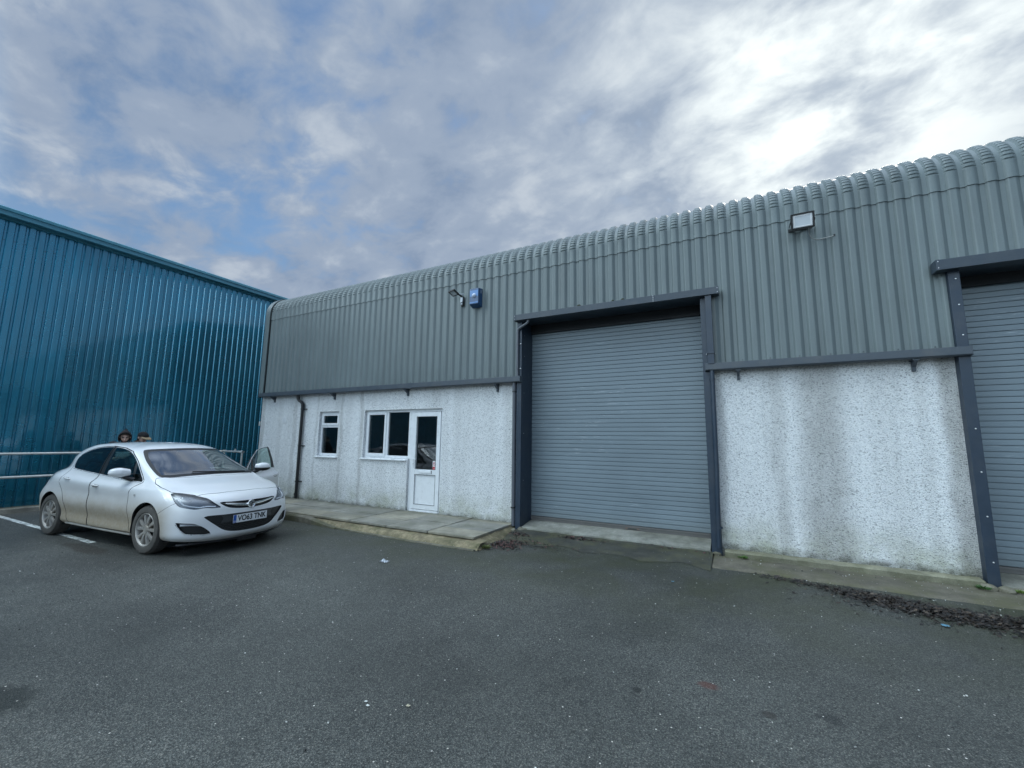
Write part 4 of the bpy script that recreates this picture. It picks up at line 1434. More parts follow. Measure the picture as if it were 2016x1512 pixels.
DLO = spline([(-2.275, 1.07), (-2.365, 1.10), (-2.405, 1.18), (-2.39, 1.262), (-2.26, 1.335), (-2.06, 1.386), (-1.80, 1.418), (-1.54, 1.424), (-1.25, 1.402), (-1.03, 1.350), (-.78, 1.222), (-.50, 1.045), (-.365, .955), (-.40, .943), (-.65, .950), (-1.37, 1.008)], 5)
WS = spline(mirror_y([(0, 1.024), (.42, 1.014), (.63, 1.008), (.70, 1.022), (.695, 1.07), (.667, 1.163), (.622, 1.28), (.575, 1.365), (.545, 1.388), (.40, 1.404), (0, 1.416)]), 5)
RW = spline(mirror_y([(0, 1.10), (.40, 1.10), (.52, 1.12), (.50, 1.2), (.45, 1.29), (.40, 1.315), (0, 1.325)]), 4)
LAMP = spline([(.335, .822), (.40, .829), (.50, .815), (.61, .788), (.711, .752), (.784, .693), (.826, .628), (.812, .619), (.765, .630), (.716, .617), (.64, .636), (.565, .660), (.496, .713), (.40, .780)], 5)
FOG = spline([(.835, .452), (.778, .446), (.684, .430), (.60, .382), (.537, .325), (.508, .284), (.577, .277), (.69, .287), (.755, .30), (.80, .36)], 5)
GRL = spline(mirror_y([(0, .683), (.25, .686), (.40, .692), (.425, .690), (.385, .648), (.32, .612), (.20, .588), (0, .577)]), 6)
LOW = spline(mirror_y([(0, .520), (.35, .520), (.58, .521), (.60, .512), (.55, .46), (.46, .385), (.37, .315), (.26, .277), (0, .262)]), 5)
HOOD = [(.705, 0), (.683, .383), (.61, .615), (.50, .688), (.39, .757), (.32, .786), (.10, .793), (-.07, .785), (-.125, .765), (-.165, .738), (-.12, .69), (-.045, .60), (.02, .40), (.052, 0)]
HOOD = HOOD + [(x, -y) for x, y in reversed(HOOD) if y > 0]
FDOOR = [(-.395, .255), (-.44, .40), (-.485, .62), (-.49, .80), (-.43, .89), (-.335, .938), (-.345, .965), (-.50, 1.062), (-.775, 1.236), (-1.025, 1.364), (-1.245, 1.415), (-1.52, 1.436), (-1.515, 1.20), (-1.475, 1.0), (-1.535, .85), (-1.57, .64), (-1.565, .34), (-1.52, .245)]
RDOOR = [(-1.532, .245), (-1.577, .34), (-1.582, .64), (-1.547, .85), (-1.487, 1.0), (-1.527, 1.2), (-1.532, 1.437), (-1.80, 1.431), (-2.07, 1.398), (-2.27, 1.347), (-2.405, 1.272), (-2.42, 1.17), (-2.40, 1.04), (-2.46, .86), (-2.34, .70), (-2.23, .50), (-2.17, .33), (-2.08, .25)]
BPIL = [(-1.56, 1.46), (-1.466, 1.46), (-1.43, 1.2), (-1.36, .98), (-1.515, .98), (-1.55, 1.2)]
QDIV = [(-.80, 1.24), (-.72, 1.19), (-.535, .92), (-.60, .92), (-.70, 1.09)]
ARC = .368


def C_side(poly, ymin=.3):
    return lambda P: np.where(np.abs(P[:, 1]) > ymin, sdist(P[:, [0, 2]], poly), 1.0)


def C_front(poly, xmin):
    return lambda P: np.where(P[:, 0] > xmin, sdist(P[:, [1, 2]], poly), 1.0)


def C_arch(x0):
    return lambda P: np.where(np.abs(P[:, 1]) > .45, np.hypot(P[:, 0] - x0, P[:, 2] - .325) - ARC, 1.0)


F_dlo = C_side(DLO, .45)
F_bp = C_side(BPIL, .45)
F_qd = C_side(QDIV, .45)
F_ws = C_front(WS, -1.08)
F_rw = lambda P: np.where(P[:, 0] < -2.6, sdist(P[:, [1, 2]], RW), 1.0)
F_lamp = C_side(LAMP, .36)
F_fog = lambda P: np.where(P[:, 0] > .45, sdist(np.abs(P[:, [1, 2]]), FOG), 1.0)
F_grl = C_front(GRL, .6)
F_low = C_front(LOW, .5)
F_hood = lambda P: np.where((P[:, 0] > -.3) & (P[:, 2] > .76), sdist(P[:, [0, 1]], HOOD), 1.0)
F_fd = C_side(FDOOR, .45)
F_rd = C_side(RDOOR, .45)
F_a0, F_a1 = C_arch(0.0), C_arch(-2.685)


def F_bump(P):
    d = (P[:, 0] - .285) * (.70 - .56) - (P[:, 2] - .56) * (.50 - .285)       # ahead of the wing seam is positive
    d = d / math.hypot(.14, .215)
    return np.where((P[:, 0] > .2) & (P[:, 2] < .79), -d, 1.0)


def cut(bm, fn, off=0.0):
    bm.verts.ensure_lookup_table()
    co = np.array([v.co[:] for v in bm.verts])
    f = fn(co) - off
    small = np.abs(f) < 2e-4
    f = np.where(small, 0, f)
    bm.verts.index_update()
    zero = set(bm.verts[i] for i in np.nonzero(small)[0])
    todo = []
    for e in bm.edges:
        a, b = e.verts
        fa, fb = f[a.index], f[b.index]
        if fa * fb < 0 and abs(fa) < .2 and abs(fb) < .2:
            todo.append((e, a, fa / (fa - fb)))
    touched = set()
    for e, a, t in todo:
        _, nv = bmesh.utils.edge_split(e, a, t)
        zero.add(nv)
    for v in zero:
        touched.update(v.link_faces)
    for fc in list(touched):
        zs = [v for v in fc.verts if v in zero]
        if len(zs) == 2:
            va, vb = zs
            if any(va in e.verts and vb in e.verts for e in fc.edges):
                continue
            try:
                bmesh.utils.face_split(fc, va, vb)
            except ValueError:
                pass


def shell(name, bm_faces, mats, mi, parent, thick=.02, inner=None, smooth=True, xf=None):
    """a panel of the body: outer skin, inner skin and rim, with the body's own normals"""
    idx, vs, ns = {}, [], []
    fo = []
    for f in bm_faces:
        ids = []
        for v in f.verts:
            if v not in idx:
                idx[v] = len(vs)
                vs.append(v.co.copy())
                ns.append(v.normal.copy())
            ids.append(idx[v])
        fo.append(tuple(ids))
    n = len(vs)
    faces, mat, norms = list(fo), [mi] * len(fo), list(ns)
    V = list(vs)
    if thick:
        V += [p - q * thick for p, q in zip(vs, ns)]
        norms += [-q for q in ns]
        faces += [tuple(n + i for i in reversed(f)) for f in fo]
        mat += [mi if inner is None else inner] * len(fo)
        cnt = {}
        for f in fo:
            for a, b in zip(f, f[1:] + f[:1]):
                cnt[(a, b)] = 1
        for (a, b) in list(cnt):
            if (b, a) not in cnt:
                o = len(V)
                V += [vs[a], vs[b], vs[b] - ns[b] * thick, vs[a] - ns[a] * thick]
                nn = (vs[b] - vs[a]).cross(ns[a])
                nn = nn.normalized() if nn.length > 0 else ns[a]
                norms += [nn] * 4
                faces.append((o + 1, o, o + 3, o + 2))
                mat.append(mi if inner is None else inner)
    if xf is not None:
        V = [xf @ p for p in V]
        r3 = xf.to_3x3()
        norms = [r3 @ q for q in norms]
    me = bpy.data.meshes.new(name)
    me.from_pydata([p[:] for p in V], [], faces)
    for m in mats:
        me.materials.append(m)
    me.polygons.foreach_set('material_index', mat)
    me.polygons.foreach_set('use_smooth', [True] * len(me.polygons))
    me.update()
    me.normals_split_custom_set_from_vertices([q[:] for q in norms])
    o = bpy.data.objects.new(name, me)
    COL.objects.link(o)
    o.parent = parent
    return o


CARPAINT = mat_carpaint()
TRIM = paint('car_black_trim', (0.014, 0.014, 0.015), 0.4)
CABIN = paint('cabin_trim', (0.03, 0.031, 0.034), 0.7)
SEATM = paint('seat_cloth', (0.045, 0.047, 0.05), 0.9, bump=.3)
CHROME = paint('chrome', (0.78, 0.79, 0.8), 0.14, 1.0, var=.05)
LAMPIN = paint('lamp_reflector', (0.20, 0.21, 0.225), 0.3, 0.4)
CARGLASS = glass('car_glass', (0.50, 0.66, 0.62), 1.3)
SCREENGLASS = glass('windscreen_glass', (0.40, 0.55, 0.53), 4.5)
REARGLASS = glass('tinted_glass', (0.20, 0.30, 0.30), 1.2)
LAMPGLASS = glass('lamp_glass', (0.82, 0.85, 0.88), 1.3)
t = NT('dusty_tyre')
o_ = t.obj()
nz = t.noise(o_, 9, 5, 0.6)
TYRE = t.pr(Base_Color=t.mix(t.ramp(nz, [(0.3, 0.45), (0.7, 0.9)]), (0.028, 0.028, 0.028, 1), (0.115, 0.105, 0.092, 1)), Roughness=0.85, Normal=t.bump(t.noise(o_, 60, 3), .3, .003))
t = NT('dusty_alloy')
o_ = t.obj()
nz = t.noise(o_, 7, 6, 0.65)
ALLOY = t.pr(Base_Color=t.mix(t.ramp(nz, [(0.25, 0.45), (0.7, 0.95)]), (0.55, 0.56, 0.57, 1), (0.33, 0.29, 0.24, 1)), Roughness=t.ramp(nz, [(0.3, .3), (0.7, .65)]), Metallic=0.45)

car = thing('parked_car', 'white five door hatchback with dusty brown lower sides and its far front door wide open', 'car', CAR_LOC, None, CAR_ROT)

bm = car_surface()
for fn, off in ((F_a0, 0), (F_a1, 0), (F_ws, 0), (F_ws, -.032), (F_rw, 0), (F_lamp, 0), (F_grl, 0), (F_low, 0), (F_fog, 0),
                (F_hood, .0035), (F_hood, -.0035), (F_fd, .005), (F_fd, -.005), (F_rd, .005), (F_rd, -.005), (F_dlo, 0), (F_bp, 0), (F_qd, 0), (F_bump, .002), (F_bump, -.002)):
    cut(bm, fn, off)
bm.normal_update()
bm.faces.ensure_lookup_table()
# normals from the uncut surface keep the panels smooth
ref = car_surface()
rb = BVHTree.FromBMesh(ref)
ref.faces.ensure_lookup_table()
for v in bm.verts:
    loc_, _n, fi, _d = rb.find_nearest(v.co)
    fv = ref.faces[fi].verts
    wts = [1 / ((q.co - v.co).length + 1e-4) ** 2 for q in fv]
    nn = Vector((0, 0, 0))
    for q, w_ in zip(fv, wts):
        nn += q.normal * w_
    v.normal = nn.normalized()
fc = np.array([f.calc_center_median()[:] for f in bm.faces])
val = {k: fn(fc) for k, fn in dict(a0=F_a0, a1=F_a1, ws=F_ws, rw=F_rw, lamp=F_lamp, grl=F_grl, low=F_low, fog=F_fog, hood=F_hood, fd=F_fd, rd=F_rd, dlo=F_dlo, bp=F_bp, qd=F_qd, bump=F_bump).items()}
reg = {}
for i, f in enumerate(bm.faces):
    v = {k: a[i] for k, a in val.items()}
    s = 'L' if fc[i][1] > 0 else 'R'
    if v['a0'] < 0 or v['a1'] < 0:
        continue
    if v['ws'] < 0:
        r_ = 'ws' if v['ws'] < -.032 else 'frit'
    elif v['rw'] < 0:
        r_ = 'rw'
    elif v['lamp'] < 0:
        r_ = 'lamp' + s
    elif v['grl'] < 0:
        r_ = 'grl'
    elif v['low'] < 0:
        r_ = 'low'
    elif v['fog'] < 0:
        r_ = 'fog' + s
    elif v['hood'] < -.0035:
        r_ = 'hood'
    elif v['hood'] < .0035:
        continue
    elif v['dlo'] < 0:
        if v['bp'] < 0:
            r_ = ('fdpil' if v['fd'] < -.005 else 'rdpil' if v['rd'] < -.005 else 'gap') + s
        elif v['qd'] < 0:
            r_ = 'qd' + s
        elif fc[i][0] < -1.5:
            r_ = 'rwin' + s
        elif fc[i][0] > -.8 and (fc[i][0] - (-.70)) * (-1) < 0 and fc[i][2] < 1.24 and (fc[i][0] + .54) > -(fc[i][2] - .92) * .69:
            r_ = 'qwin' + s
        else:
            r_ = 'fwin' + s
    elif v['fd'] < -.005:
        r_ = 'fd' + s
    elif v['rd'] < -.005:
        r_ = 'rd' + s
    elif v['fd'] < .005 or v['rd'] < .005:
        continue
    elif v['bump'] < -.002:
        r_ = 'bump'
    elif v['bump'] < .002:
        continue
    else:
        r_ = 'body'
    if r_.startswith('gap'):
        continue
    reg.setdefault(r_, []).append(f)

PM = [CARPAINT, CABIN, TRIM]
shell('body', reg['body'], PM, 0, car, .022, 1)
shell('bonnet', reg['hood'], PM, 0, car, .018, 1)
bump = shell('front_bumper', reg['bump'], PM, 0, car, .018, 2)
wso = shell('windscreen', reg['ws'], [SCREENGLASS, TRIM], 0, car, 0)
shell('windscreen_border', reg['frit'], [TRIM], 0, wso, .006)
shell('rear_window', reg['rw'], [REARGLASS], 0, car, 0)


def lampset(key, sgn):
    lens = shell('headlight', reg[key], [LAMPGLASS], 0, car, 0)
    idx = {}
    V, Fs = [], []
    for f in reg[key]:
        ids = []
        for v in f.verts:
            if v not in idx:
                idx[v] = len(V)
                V.append(v.co - v.normal * .035)
            ids.append(idx[v])
        Fs.append(tuple(ids))
    b = MB()
    b.add(V, Fs)
    b.build('lamp_bowl', LAMPIN, lens, smooth=60, fix=False)
    for (x, y, z, r_) in ((.60, .668, .708, .042), (.70, .575, .672, .036), (.50, .735, .752, .03)):
        b = MB()
        b.lathe([(0, r_), (.012, r_), (.016, r_ * .85), (.010, r_ * .6), (.022, 0)], (x - .035, (y - .02) * sgn, z), (.82, .5 * sgn, .25), 20)
        b.build('lamp_projector', [CHROME], lens, smooth=50)
    b = MB()
    pts = [Vector((.46, .79, .755)), Vector((.52, .775, .705)), Vector((.575, .757, .668)), Vector((.645, .71, .648)), Vector((.715, .635, .630)), Vector((.765, .565, .642)), Vector((.80, .475, .634))]
    b.tube([(p.x - .006, (p.y - .006) * sgn, p.z + .004) for p in pts], .009, 6)
    b.build('light_strip', paint('strip_white', (.9, .9, .92), .3, var=.02), lens, smooth=60)
    return lens


lampset('lampR', -1)
lampset('lampL', 1)


def recess(key, name, depth, mat, parent):
    """opening lined by side walls down to a sunken panel"""
    o = shell(name, reg[key], [mat], 0, parent, 0)
    me = o.data
    me.vertices.foreach_get  # geometry is pushed inwards below
    vs = np.array([v.co[:] for v in me.vertices])
    seen, k = {}, 0
    for f in reg[key]:
        for v in f.verts:
            if v not in seen:
                seen[v] = k
                k += 1
    for v, i in seen.items():
        me.vertices[i].co = v.co - v.normal * depth
    edges = {}
    for f in reg[key]:
        vv = list(f.verts)
        for a, b in zip(vv, vv[1:] + vv[:1]):
            edges[(a, b)] = 1
    w = MB()
    for (a, b) in edges:
        if (b, a) not in edges:
            w.add([a.co, b.co, b.co - b.normal * depth, a.co - a.normal * depth], [(0, 1, 2, 3)])
    w.build('opening_edge', TRIM, o, fix=False)
    return o


gr = recess('grl', 'upper_grille', .03, TRIM, car)
lo = recess('low', 'lower_grille', .022, TRIM, car)
# chrome blade with the round badge
b = MB()
rows = []
for i in range(41):
    y = -.40 + .80 * i / 40
    a = abs(y)
    zc = .618 + .060 * (a / .40) ** 2.0
    h_ = .022 * (1 - (a / .41) ** 4) + .002
    xf_ = .872 - .30 * y * y - .06 * a ** 3
    rows.append([(xf_ - .012, y, zc + h_), (xf_ + .004, y, zc + h_ * .3), (xf_ + .004, y, zc - h_ * .5), (xf_ - .012, y, zc - h_)])
b.grid(rows)
b.build('chrome_blade', CHROME, gr, smooth=60)
b = MB()
b.lathe([(-.02, .050), (.0, .058), (.010, .060), (.016, .056), (.012, .047), (.004, .045), (.006, 0)], (.872, 0, .626), (1, 0, .06), 32)
S_ = [(-.020, .022), (.002, .030), (.022, .020), (.012, .004), (-.004, .000), (.010, -.012), (.004, -.030), (-.012, -.032)]
for k in range(len(S_) - 1):
    (y0, z0), (y1, z1) = S_[k], S_[k + 1]
    d = Vector((0, y1 - y0, z1 - z0))
    b.obox((.881, (y0 + y1) / 2, .626 + (z0 + z1) / 2), (d * .56, Vector((.003, 0, 0)), Vector((1, 0, 0)).cross(d.normalized()) * .006), 1)
for (y0, z0, y1, z1) in ((-.03, .012, -.014, .004), (.016, .008, .034, .012), (-.03, -.008, -.012, -.010)):
    d = Vector((0, y1 - y0, z1 - z0))
    b.obox((.881, (y0 + y1) / 2, .626 + (z0 + z1) / 2), (d * .5, Vector((.003, 0, 0)), Vector((1, 0, 0)).cross(d.normalized()) * .004), 1)
b.build('round_badge', [CHROME, paint('badge_grey', (.10, .10, .11), .3, .6)], car, smooth=40)
# lower grille lattice: staggered dashes
b = MB()
for r_ in range(6):
    z = .395 - r_ * .024
    hw = .50 - r_ * .045
    for k in range(-9, 10):
        y = k * .062 + (.031 if r_ % 2 else 0)
        if abs(y) > hw:
            continue
        x = .872 - .26 * y * y - .05 * abs(y) ** 3
        sl = -.52 * y
        d = Vector((sl, 1, 0)).normalized()
        b.obox((x - .008, y, z), (d * .024, Vector((.009, 0, 0)), Vector((0, 0, .0035))))
        b.obox((x - .010, y + .031, z - .012), (d * .0025, Vector((.008, 0, 0)), Vector((0, 0, .011))))
b.build('grille_lattice', paint('grille_grey', (.028, .029, .031), .45), lo)
b = MB()
b.grid([[(.886 - .30 * y * y - .08 * abs(y) ** 3 - .010, y, z) for z in (.408, .46, .512)] for y in np.linspace(-.47, .47, 21)])
b.build('number_plate_plinth', paint('plinth_grey', (.05, .052, .055), .35), lo, smooth=60)


def foglamp(key, sgn):
    o = recess(key, 'fog_lamp_pocket', .035, TRIM, car)
    b = MB()
    b.lathe([(0, .036), (.012, .036), (.014, .03), (.018, 0)], (.665, .672 * sgn, .335), (.8, .55 * sgn, .0), 20)
    b.build('fog_lamp', paint('fog_lens', (.16, .17, .18), .12, coat=1), o, smooth=50)
    b = MB()
    rows = []
    for u in np.linspace(0, 1, 9):
        y = .80 - .20 * u
        x = .628 + .13 * u - .012
        zc = .418 - .025 * u * u
        rows.append([(x, y * sgn, zc + .016 * (1 - .5 * u)), (x + .01, y * sgn, zc), (x, y * sgn, zc - .014 * (1 - .6 * u))])
    b.grid(rows)
    b.build('daytime_light', paint('drl_white', (.55, .57, .6), .2), o, smooth=60)
    # bright outline of the pocket
    b = MB()
    pts = []
    for y, z in ((.835, .455), (.818, .40), (.795, .352), (.755, .302), (.68, .285), (.575, .275), (.51, .281)):
        h_ = rb.ray_cast(Vector((2, y * sgn, z)), Vector((-1, 0, 0)))
        pts.append(h_[0] + Vector((.004, 0, 0)))
    b.tube(pts, .006, 6)
    b.build('pocket_trim', paint('bright_strip', (.72, .73, .74), .25, .4), o, smooth=60)


foglamp('fogR', -1)
foglamp('fogL', 1)

# number plate
b = MB()
b.box((.884, -.26, .385), (.890, .26, .496))
b.box((.8902, -.26, .386), (.8912, -.216, .495), 1)
pl = b.build('number_plate', [WHITE, paint('plate_blue', (.02, .10, .42), .35)], car, bevel=.001)
vs, fs = text_mesh('VO63 TNK', .105, 0.0006, .86, .022)
b = MB()
wid = max(v.x for v in vs) - min(v.x for v in vs)
k_ = .440 / wid
b.add([(.8915 + v.z, .022 + v.x * k_, .440 + v.y * 1.02) for v in vs], fs)
b.build('plate_lettering', paint('plate_black', (.008, .008, .009), .4), pl, fix=False)
vs, fs = text_mesh('GB', .032, 0.0004, .8)
b = MB()
b.add([(.8918 + v.z, -.238 + v.x, .404 + v.y) for v in vs], fs)
b.build('country_letters', WHITE, pl, fix=False)

# lower spoiler lip, underbody, sills
b = MB()
b.grid([[(.80 - .30 * y * y - .12 * abs(y) ** 3 + dx, y, z) for dx, z in ((.02, .168), (.035, .150), (.01, .135), (-.12, .140))] for y in np.linspace(-.80, .80, 25)])
b.box((.70, -.12, .105), (.82, .16, .142))
b.build('front_lip', TRIM, car, smooth=40)
b = MB()
b.box((-3.30, -.60, .20), (.62, .60, .235))
b.box((-2.25, -.80, .20), (-.42, .80, .235))
b.build('underbody', CABIN, car)
for s in (-1, 1):
    b = MB()
    b.tube([(-.40, .842 * s, .222), (-1.2, .842 * s, .224), (-2.2, .846 * s, .236)], .02, 8)
    b.build('sill_strip', paint('dusty_sill', (.42, .40, .36), .45), car, smooth=60)
    for x0 in (0, -2.685):                           # wheel arch liners
        b = MB()
        rows = []
        for i in range(25):
            a = pi * (-.12 + 1.24 * i / 24)
            rows.append([(x0 + (ARC + .004) * cos(a), y * s, .325 + (ARC + .004) * sin(a)) for y in (.845, .62, .5)])
        b.grid(rows)
        b.add([(x0 + .40 * cos(2 * pi * k / 24), .5 * s, .325 + .40 * sin(2 * pi * k / 24)) for k in range(24)], [tuple(range(24))])
        b.build('wheel_arch_liner', TRIM, car, smooth=50, fix=False)


# wheels
def wheel(x, s):
    w = MB()
    w.lathe([(-.10, .215), (-.105, .25), (-.10, .30), (-.07, .317), (0, .321), (.07, .317), (.098, .302), (.106, .27), (.103, .235), (.092, .222), (.085, .212)], (0, 0, 0), (0, s, 0), 48)
    for k in range(40):                              # tread blocks
        a = 2 * pi * k / 40
        for yy in (-.045, 0, .045):
            c_ = Vector((.3195 * cos(a + yy), yy * s, .3195 * sin(a + yy)))
            w.obox(c_, (Vector((-sin(a + yy), 0, cos(a + yy))) * .017, Vector((0, .018, 0)), Vector((cos(a + yy), 0, sin(a + yy))) * .0045))
    hub = bpy.data.objects.new('wheel', None)
    COL.objects.link(hub)
    hub.parent = car
    hub.location = (x, .79 * s, .325)
    w.build('tyre', TYRE, hub, smooth=35)
    r_ = MB()
    r_.lathe([(-.09, .21), (-.06, .195), (.05, .195), (.075, .206), (.088, .217), (.094, .222), (.098, .218), (.092, .207), (.080, .200), (.02, .190), (-.08, .190)], (0, 0, 0), (0, s, 0), 48)
    r_.lathe([(.055, .055), (.078, .058), (.088, .05), (.084, .032), (.088, .030), (.090, 0)], (0, 0, 0), (0, s, 0), 24)
    for k in range(5):
        a0 = 2 * pi * k / 5 + pi / 2
        r_.lathe([(.085, .010), (.075, .010)], (.043 * cos(a0 + .3), 0, .043 * sin(a0 + .3)), (0, s, 0), 8, 1)
        for dd in (-.30, .30):
            a = a0 + dd
            tx, tz = -sin(a), cos(a)
            rows = []
            for u in np.linspace(0, 1, 7):
                rr_ = .048 + (.203 - .048) * u
                hw = .017 + .011 * u
                aa = a - dd * .18 * (1 - u)
                px, pz = rr_ * cos(aa), rr_ * sin(aa)
                yy = .080 + .008 * sin(pi * u)
                rows.append([(px - tx * hw, (yy - .022) * s, pz - tz * hw), (px - tx * hw * .8, yy * s, pz - tz * hw * .8), (px, (yy + .003) * s, pz), (px + tx * hw * .8, yy * s, pz + tz * hw * .8), (px + tx * hw, (yy - .022) * s, pz + tz * hw)])
            r_.grid(rows)
    r_.build('rim', [ALLOY, CABIN], hub, smooth=40)
    d = MB()
    d.lathe([(.0, .0), (.0, .19), (.015, .15), (.02, .148), (.02, .07), (.03, .06), (.03, 0)], (0, 0, 0), (0, s, 0), 32)
    d.build('brake_disc', paint('brake_iron', (.035, .032, .03), .7), hub, smooth=40)


for x in (0, -2.685):
    for s in (-1, 1):
        wheel(x, s)


# doors
def mirror_housing(b, s):
    """rounded door mirror"""
    rows = []
    for i in range(13):
        u = i / 12
        y = .845 + .215 * u
        f_ = math.sqrt(max(1 - (max(u - .35, 0) / .65) ** 2.6, 0.0)) * (0.72 + .28 * min(u / .4, 1))
        cx_ = -.665 - .085 * u + .02 * u * u
        row = []
        for k in range(16):
            a = 2 * pi * k / 16
            ca, sa = cos(a), sin(a)
            row.append((cx_ + .085 * f_ * (abs(ca) ** .8) * (1 if ca > 0 else -1) + .01, y * s, 1.065 + .003 * u + f_ * (.078 if sa > 0 else .060) * (abs(sa) ** .8) * (1 if sa > 0 else -1)))
        rows.append(row)
    b.grid(rows, 0, True)
    b.add(rows[-1], [tuple(range(16))])
    b.add(rows[0], [tuple(range(16))])
    base = [[(x, y * s, z - .016) for x, y, z in r_[8:]] + [(r_[0][0], r_[0][1], r_[0][2] - .016)] for r_ in rows]
    b.grid(base, 1)
    b.tube([(-.585, .80 * s, .965), (-.62, .85 * s, .985), (-.66, .90 * s, 1.01)], [.035, .03, .026], 8, 1)


def door(kind, side, s, opened=False):
    piv = Vector((-.41, .86 * s, 0))
    xf = Matrix.Translation(-piv) if opened else None
    nm = {'fd': 'front', 'rd': 'rear'}[kind]
    o = shell('door', reg[kind + side], PM, 0, car, .035 if opened else .022, 1, xf=xf)
    if opened:
        o.location = piv
        o.rotation_euler = (0, 0, R(-60) * s)
        o['label'] = 'passenger front door standing wide open'
    keys = [('fwin', CARGLASS), ('qwin', CARGLASS)] if kind == 'fd' else [('rwin', REARGLASS)]
    for k, m in keys:
        if k + side in reg:
            shell('window', reg[k + side], [m], 0, o, 0, xf=xf)
    for k in (('fdpil', 'qd') if kind == 'fd' else ('rdpil',)):
        if k + side in reg:
            shell('window_pillar', reg[k + side], [TRIM], 0, o, .012, xf=xf)
    # handle with its chrome grip
    hx, hz = (-1.38, .862) if kind == 'fd' else (-2.235, .925)
    b = MB()
    hp = []
    for i in range(9):
        u = i / 8
        x = hx + .095 - .19 * u
        z = hz - .010 + .018 * u
        h_ = rb.ray_cast(Vector((x, 2 * s, z)), Vector((0, -s, 0)))
        hp.append(h_[0] + Vector((0, s * (.004 + .026 * sin(pi * u) ** .6), 0)))
    b.tube(hp, [.010, .013, .014, .014, .014, .014, .014, .013, .010], 8)
    c_ = (hp[4] - Vector((0, s * .03, 0)))
    b.obox(c_ + Vector((0, s * .006, -.012)), ((.06, 0, 0), (0, .002, 0), (0, 0, .022)), 1)
    if xf is not None:
        b.v = [tuple(xf @ Vector(p)) for p in b.v]
    b.build('door_handle', [paint('handle_white', (.72, .72, .71), .25, coat=.6), paint('handle_recess', (.22, .22, .21), .5)], o, smooth=50)
    # bright strip under the glass
    b = MB()
    xs = np.linspace(-.40, -1.47, 14) if kind == 'fd' else np.linspace(-1.50, -2.34, 10)
    pts = []
    for x in xs:
        z = np.interp(-x, [.365, .65, 1.37, 2.275, 2.36], [.945, .947, 1.003, 1.064, 1.075])
        h_ = rb.ray_cast(Vector((x, 2 * s, z)), Vector((0, -s, 0)))
        pts.append(h_[0] + Vector((0, s * .002, 0)))
    b.tube(pts, .008, 6)
    if xf is not None:
        b.v = [tuple(xf @ Vector(p)) for p in b.v]
    b.build('window_strip', paint('bright_strip', (.72, .73, .74), .25, .4), o, smooth=60)
    if kind == 'fd':
        b = MB()
        mirror_housing(b, s)
        if xf is not None:
            b.v = [tuple(xf @ Vector(p)) for p in b.v]
        b.build('door_mirror', [paint('mirror_white', (.80, .81, .82), .25, coat=.8), TRIM], o, smooth=50)
    return o


door('fd', 'R', -1)
door('rd', 'R', -1)
door('rd', 'L', 1)
door('fd', 'L', 1, True)
# small round emblem on the wing and side repeater
b = MB()
b.lathe([(0, .016), (.004, .016), (.006, .008), (.006, 0)], (-.33, -.899, .775), (0, -1, 0), 12)
b.lathe([(0, .028), (.003, .028), (.005, .0)], (-.445, -.895, .755), (0, -1, 0), 14, 1) if False else None
b.build('side_repeater', paint('repeater_grey', (.5, .5, .48), .3), car, smooth=50)
# wipers
b = MB()
for ya, za, yb, zb in ((.52, 1.03, -.30, 1.062),):
    pts = []
    for i in range(9):
        u = i / 8
        h_ = rb.ray_cast(Vector((1.5, ya + (yb - ya) * u, za + (zb - za) * u)), Vector((-1, 0, 0)))
        pts.append(h_[0] + Vector((.014, 0, .010)))
    b.tube(pts, .009, 6)
b.build('wiper', TRIM, car, smooth=60)

# cabin
def cushion(b, c, sz, rot=0.0, m=0):
    q = bmesh.new()
    bmesh.ops.create_icosphere(q, subdivisions=3, radius=1)
    sg = lambda v, e: (abs(v) ** e) * (1 if v > 0 else -1)
    vs = []
    for v in q.verts:
        p = Vector((sg(v.co.x, .55) * sz[0], sg(v.co.y, .55) * sz[1], sg(v.co.z, .55) * sz[2]))
        p = Matrix.Rotation(rot, 3, 'Y') @ p
        vs.append(p + Vector(c))
    b.add(vs, [tuple(v.index for v in f.verts) for f in q.faces], m)
    q.free()


for s in (-1, 1):
    b = MB()
    cushion(b, (-1.12, .36 * s, .50), (.27, .25, .09))
    cushion(b, (-1.42, .36 * s, .82), (.08, .24, .34), R(-16))
    st = b.build('front_seat', SEATM, car, smooth=60)
    b = MB()
    cushion(b, (-1.55, .36 * s, 1.20), (.05, .13, .09), R(-12))
    b.build('headrest', SEATM, st, smooth=60)
b = MB()
cushion(b, (-2.20, 0, .52), (.26, .62, .09))
cushion(b, (-2.52, 0, .82), (.08, .62, .30), R(-20))
for y in (-.4, 0, .4):
    cushion(b, (-2.63, y, 1.12), (.04, .12, .07), R(-15))
b.build('rear_bench', SEATM, car, smooth=60)
b = MB()
b.grid([[(x, y, z) for x, z in ((-.06, .955), (-.25, .968), (-.42, .955), (-.50, .90), (-.48, .70), (-.40, .5))] for y in np.linspace(-.66, .66, 11)])
b.build('dashboard', CABIN, car, smooth=40)
b = MB()
ctr = Vector((-.72, -.36, .90))
axx = Vector((-1, 0, .45)).normalized()
u_ = Vector((0, 1, 0))
v_ = axx.cross(u_)
ring = [ctr + (u_ * cos(2 * pi * k / 28) + v_ * sin(2 * pi * k / 28)) * .18 for k in range(29)]
b.tube(ring, .015, 8)
b.tube([ctr - u_ * .17, ctr + u_ * .17], .018, 6)
b.tube([ctr, ctr - axx * .3], .03, 8)
b.build('steering_wheel', CABIN, car, smooth=50)
b = MB()
cushion(b, (-.80, -.02, 1.345), (.02, .11, .035), R(10))
b.tube([(-.76, -.02, 1.40), (-.79, -.02, 1.36)], .012, 6)
b.build('rear_view_mirror', CABIN, car, smooth=60)
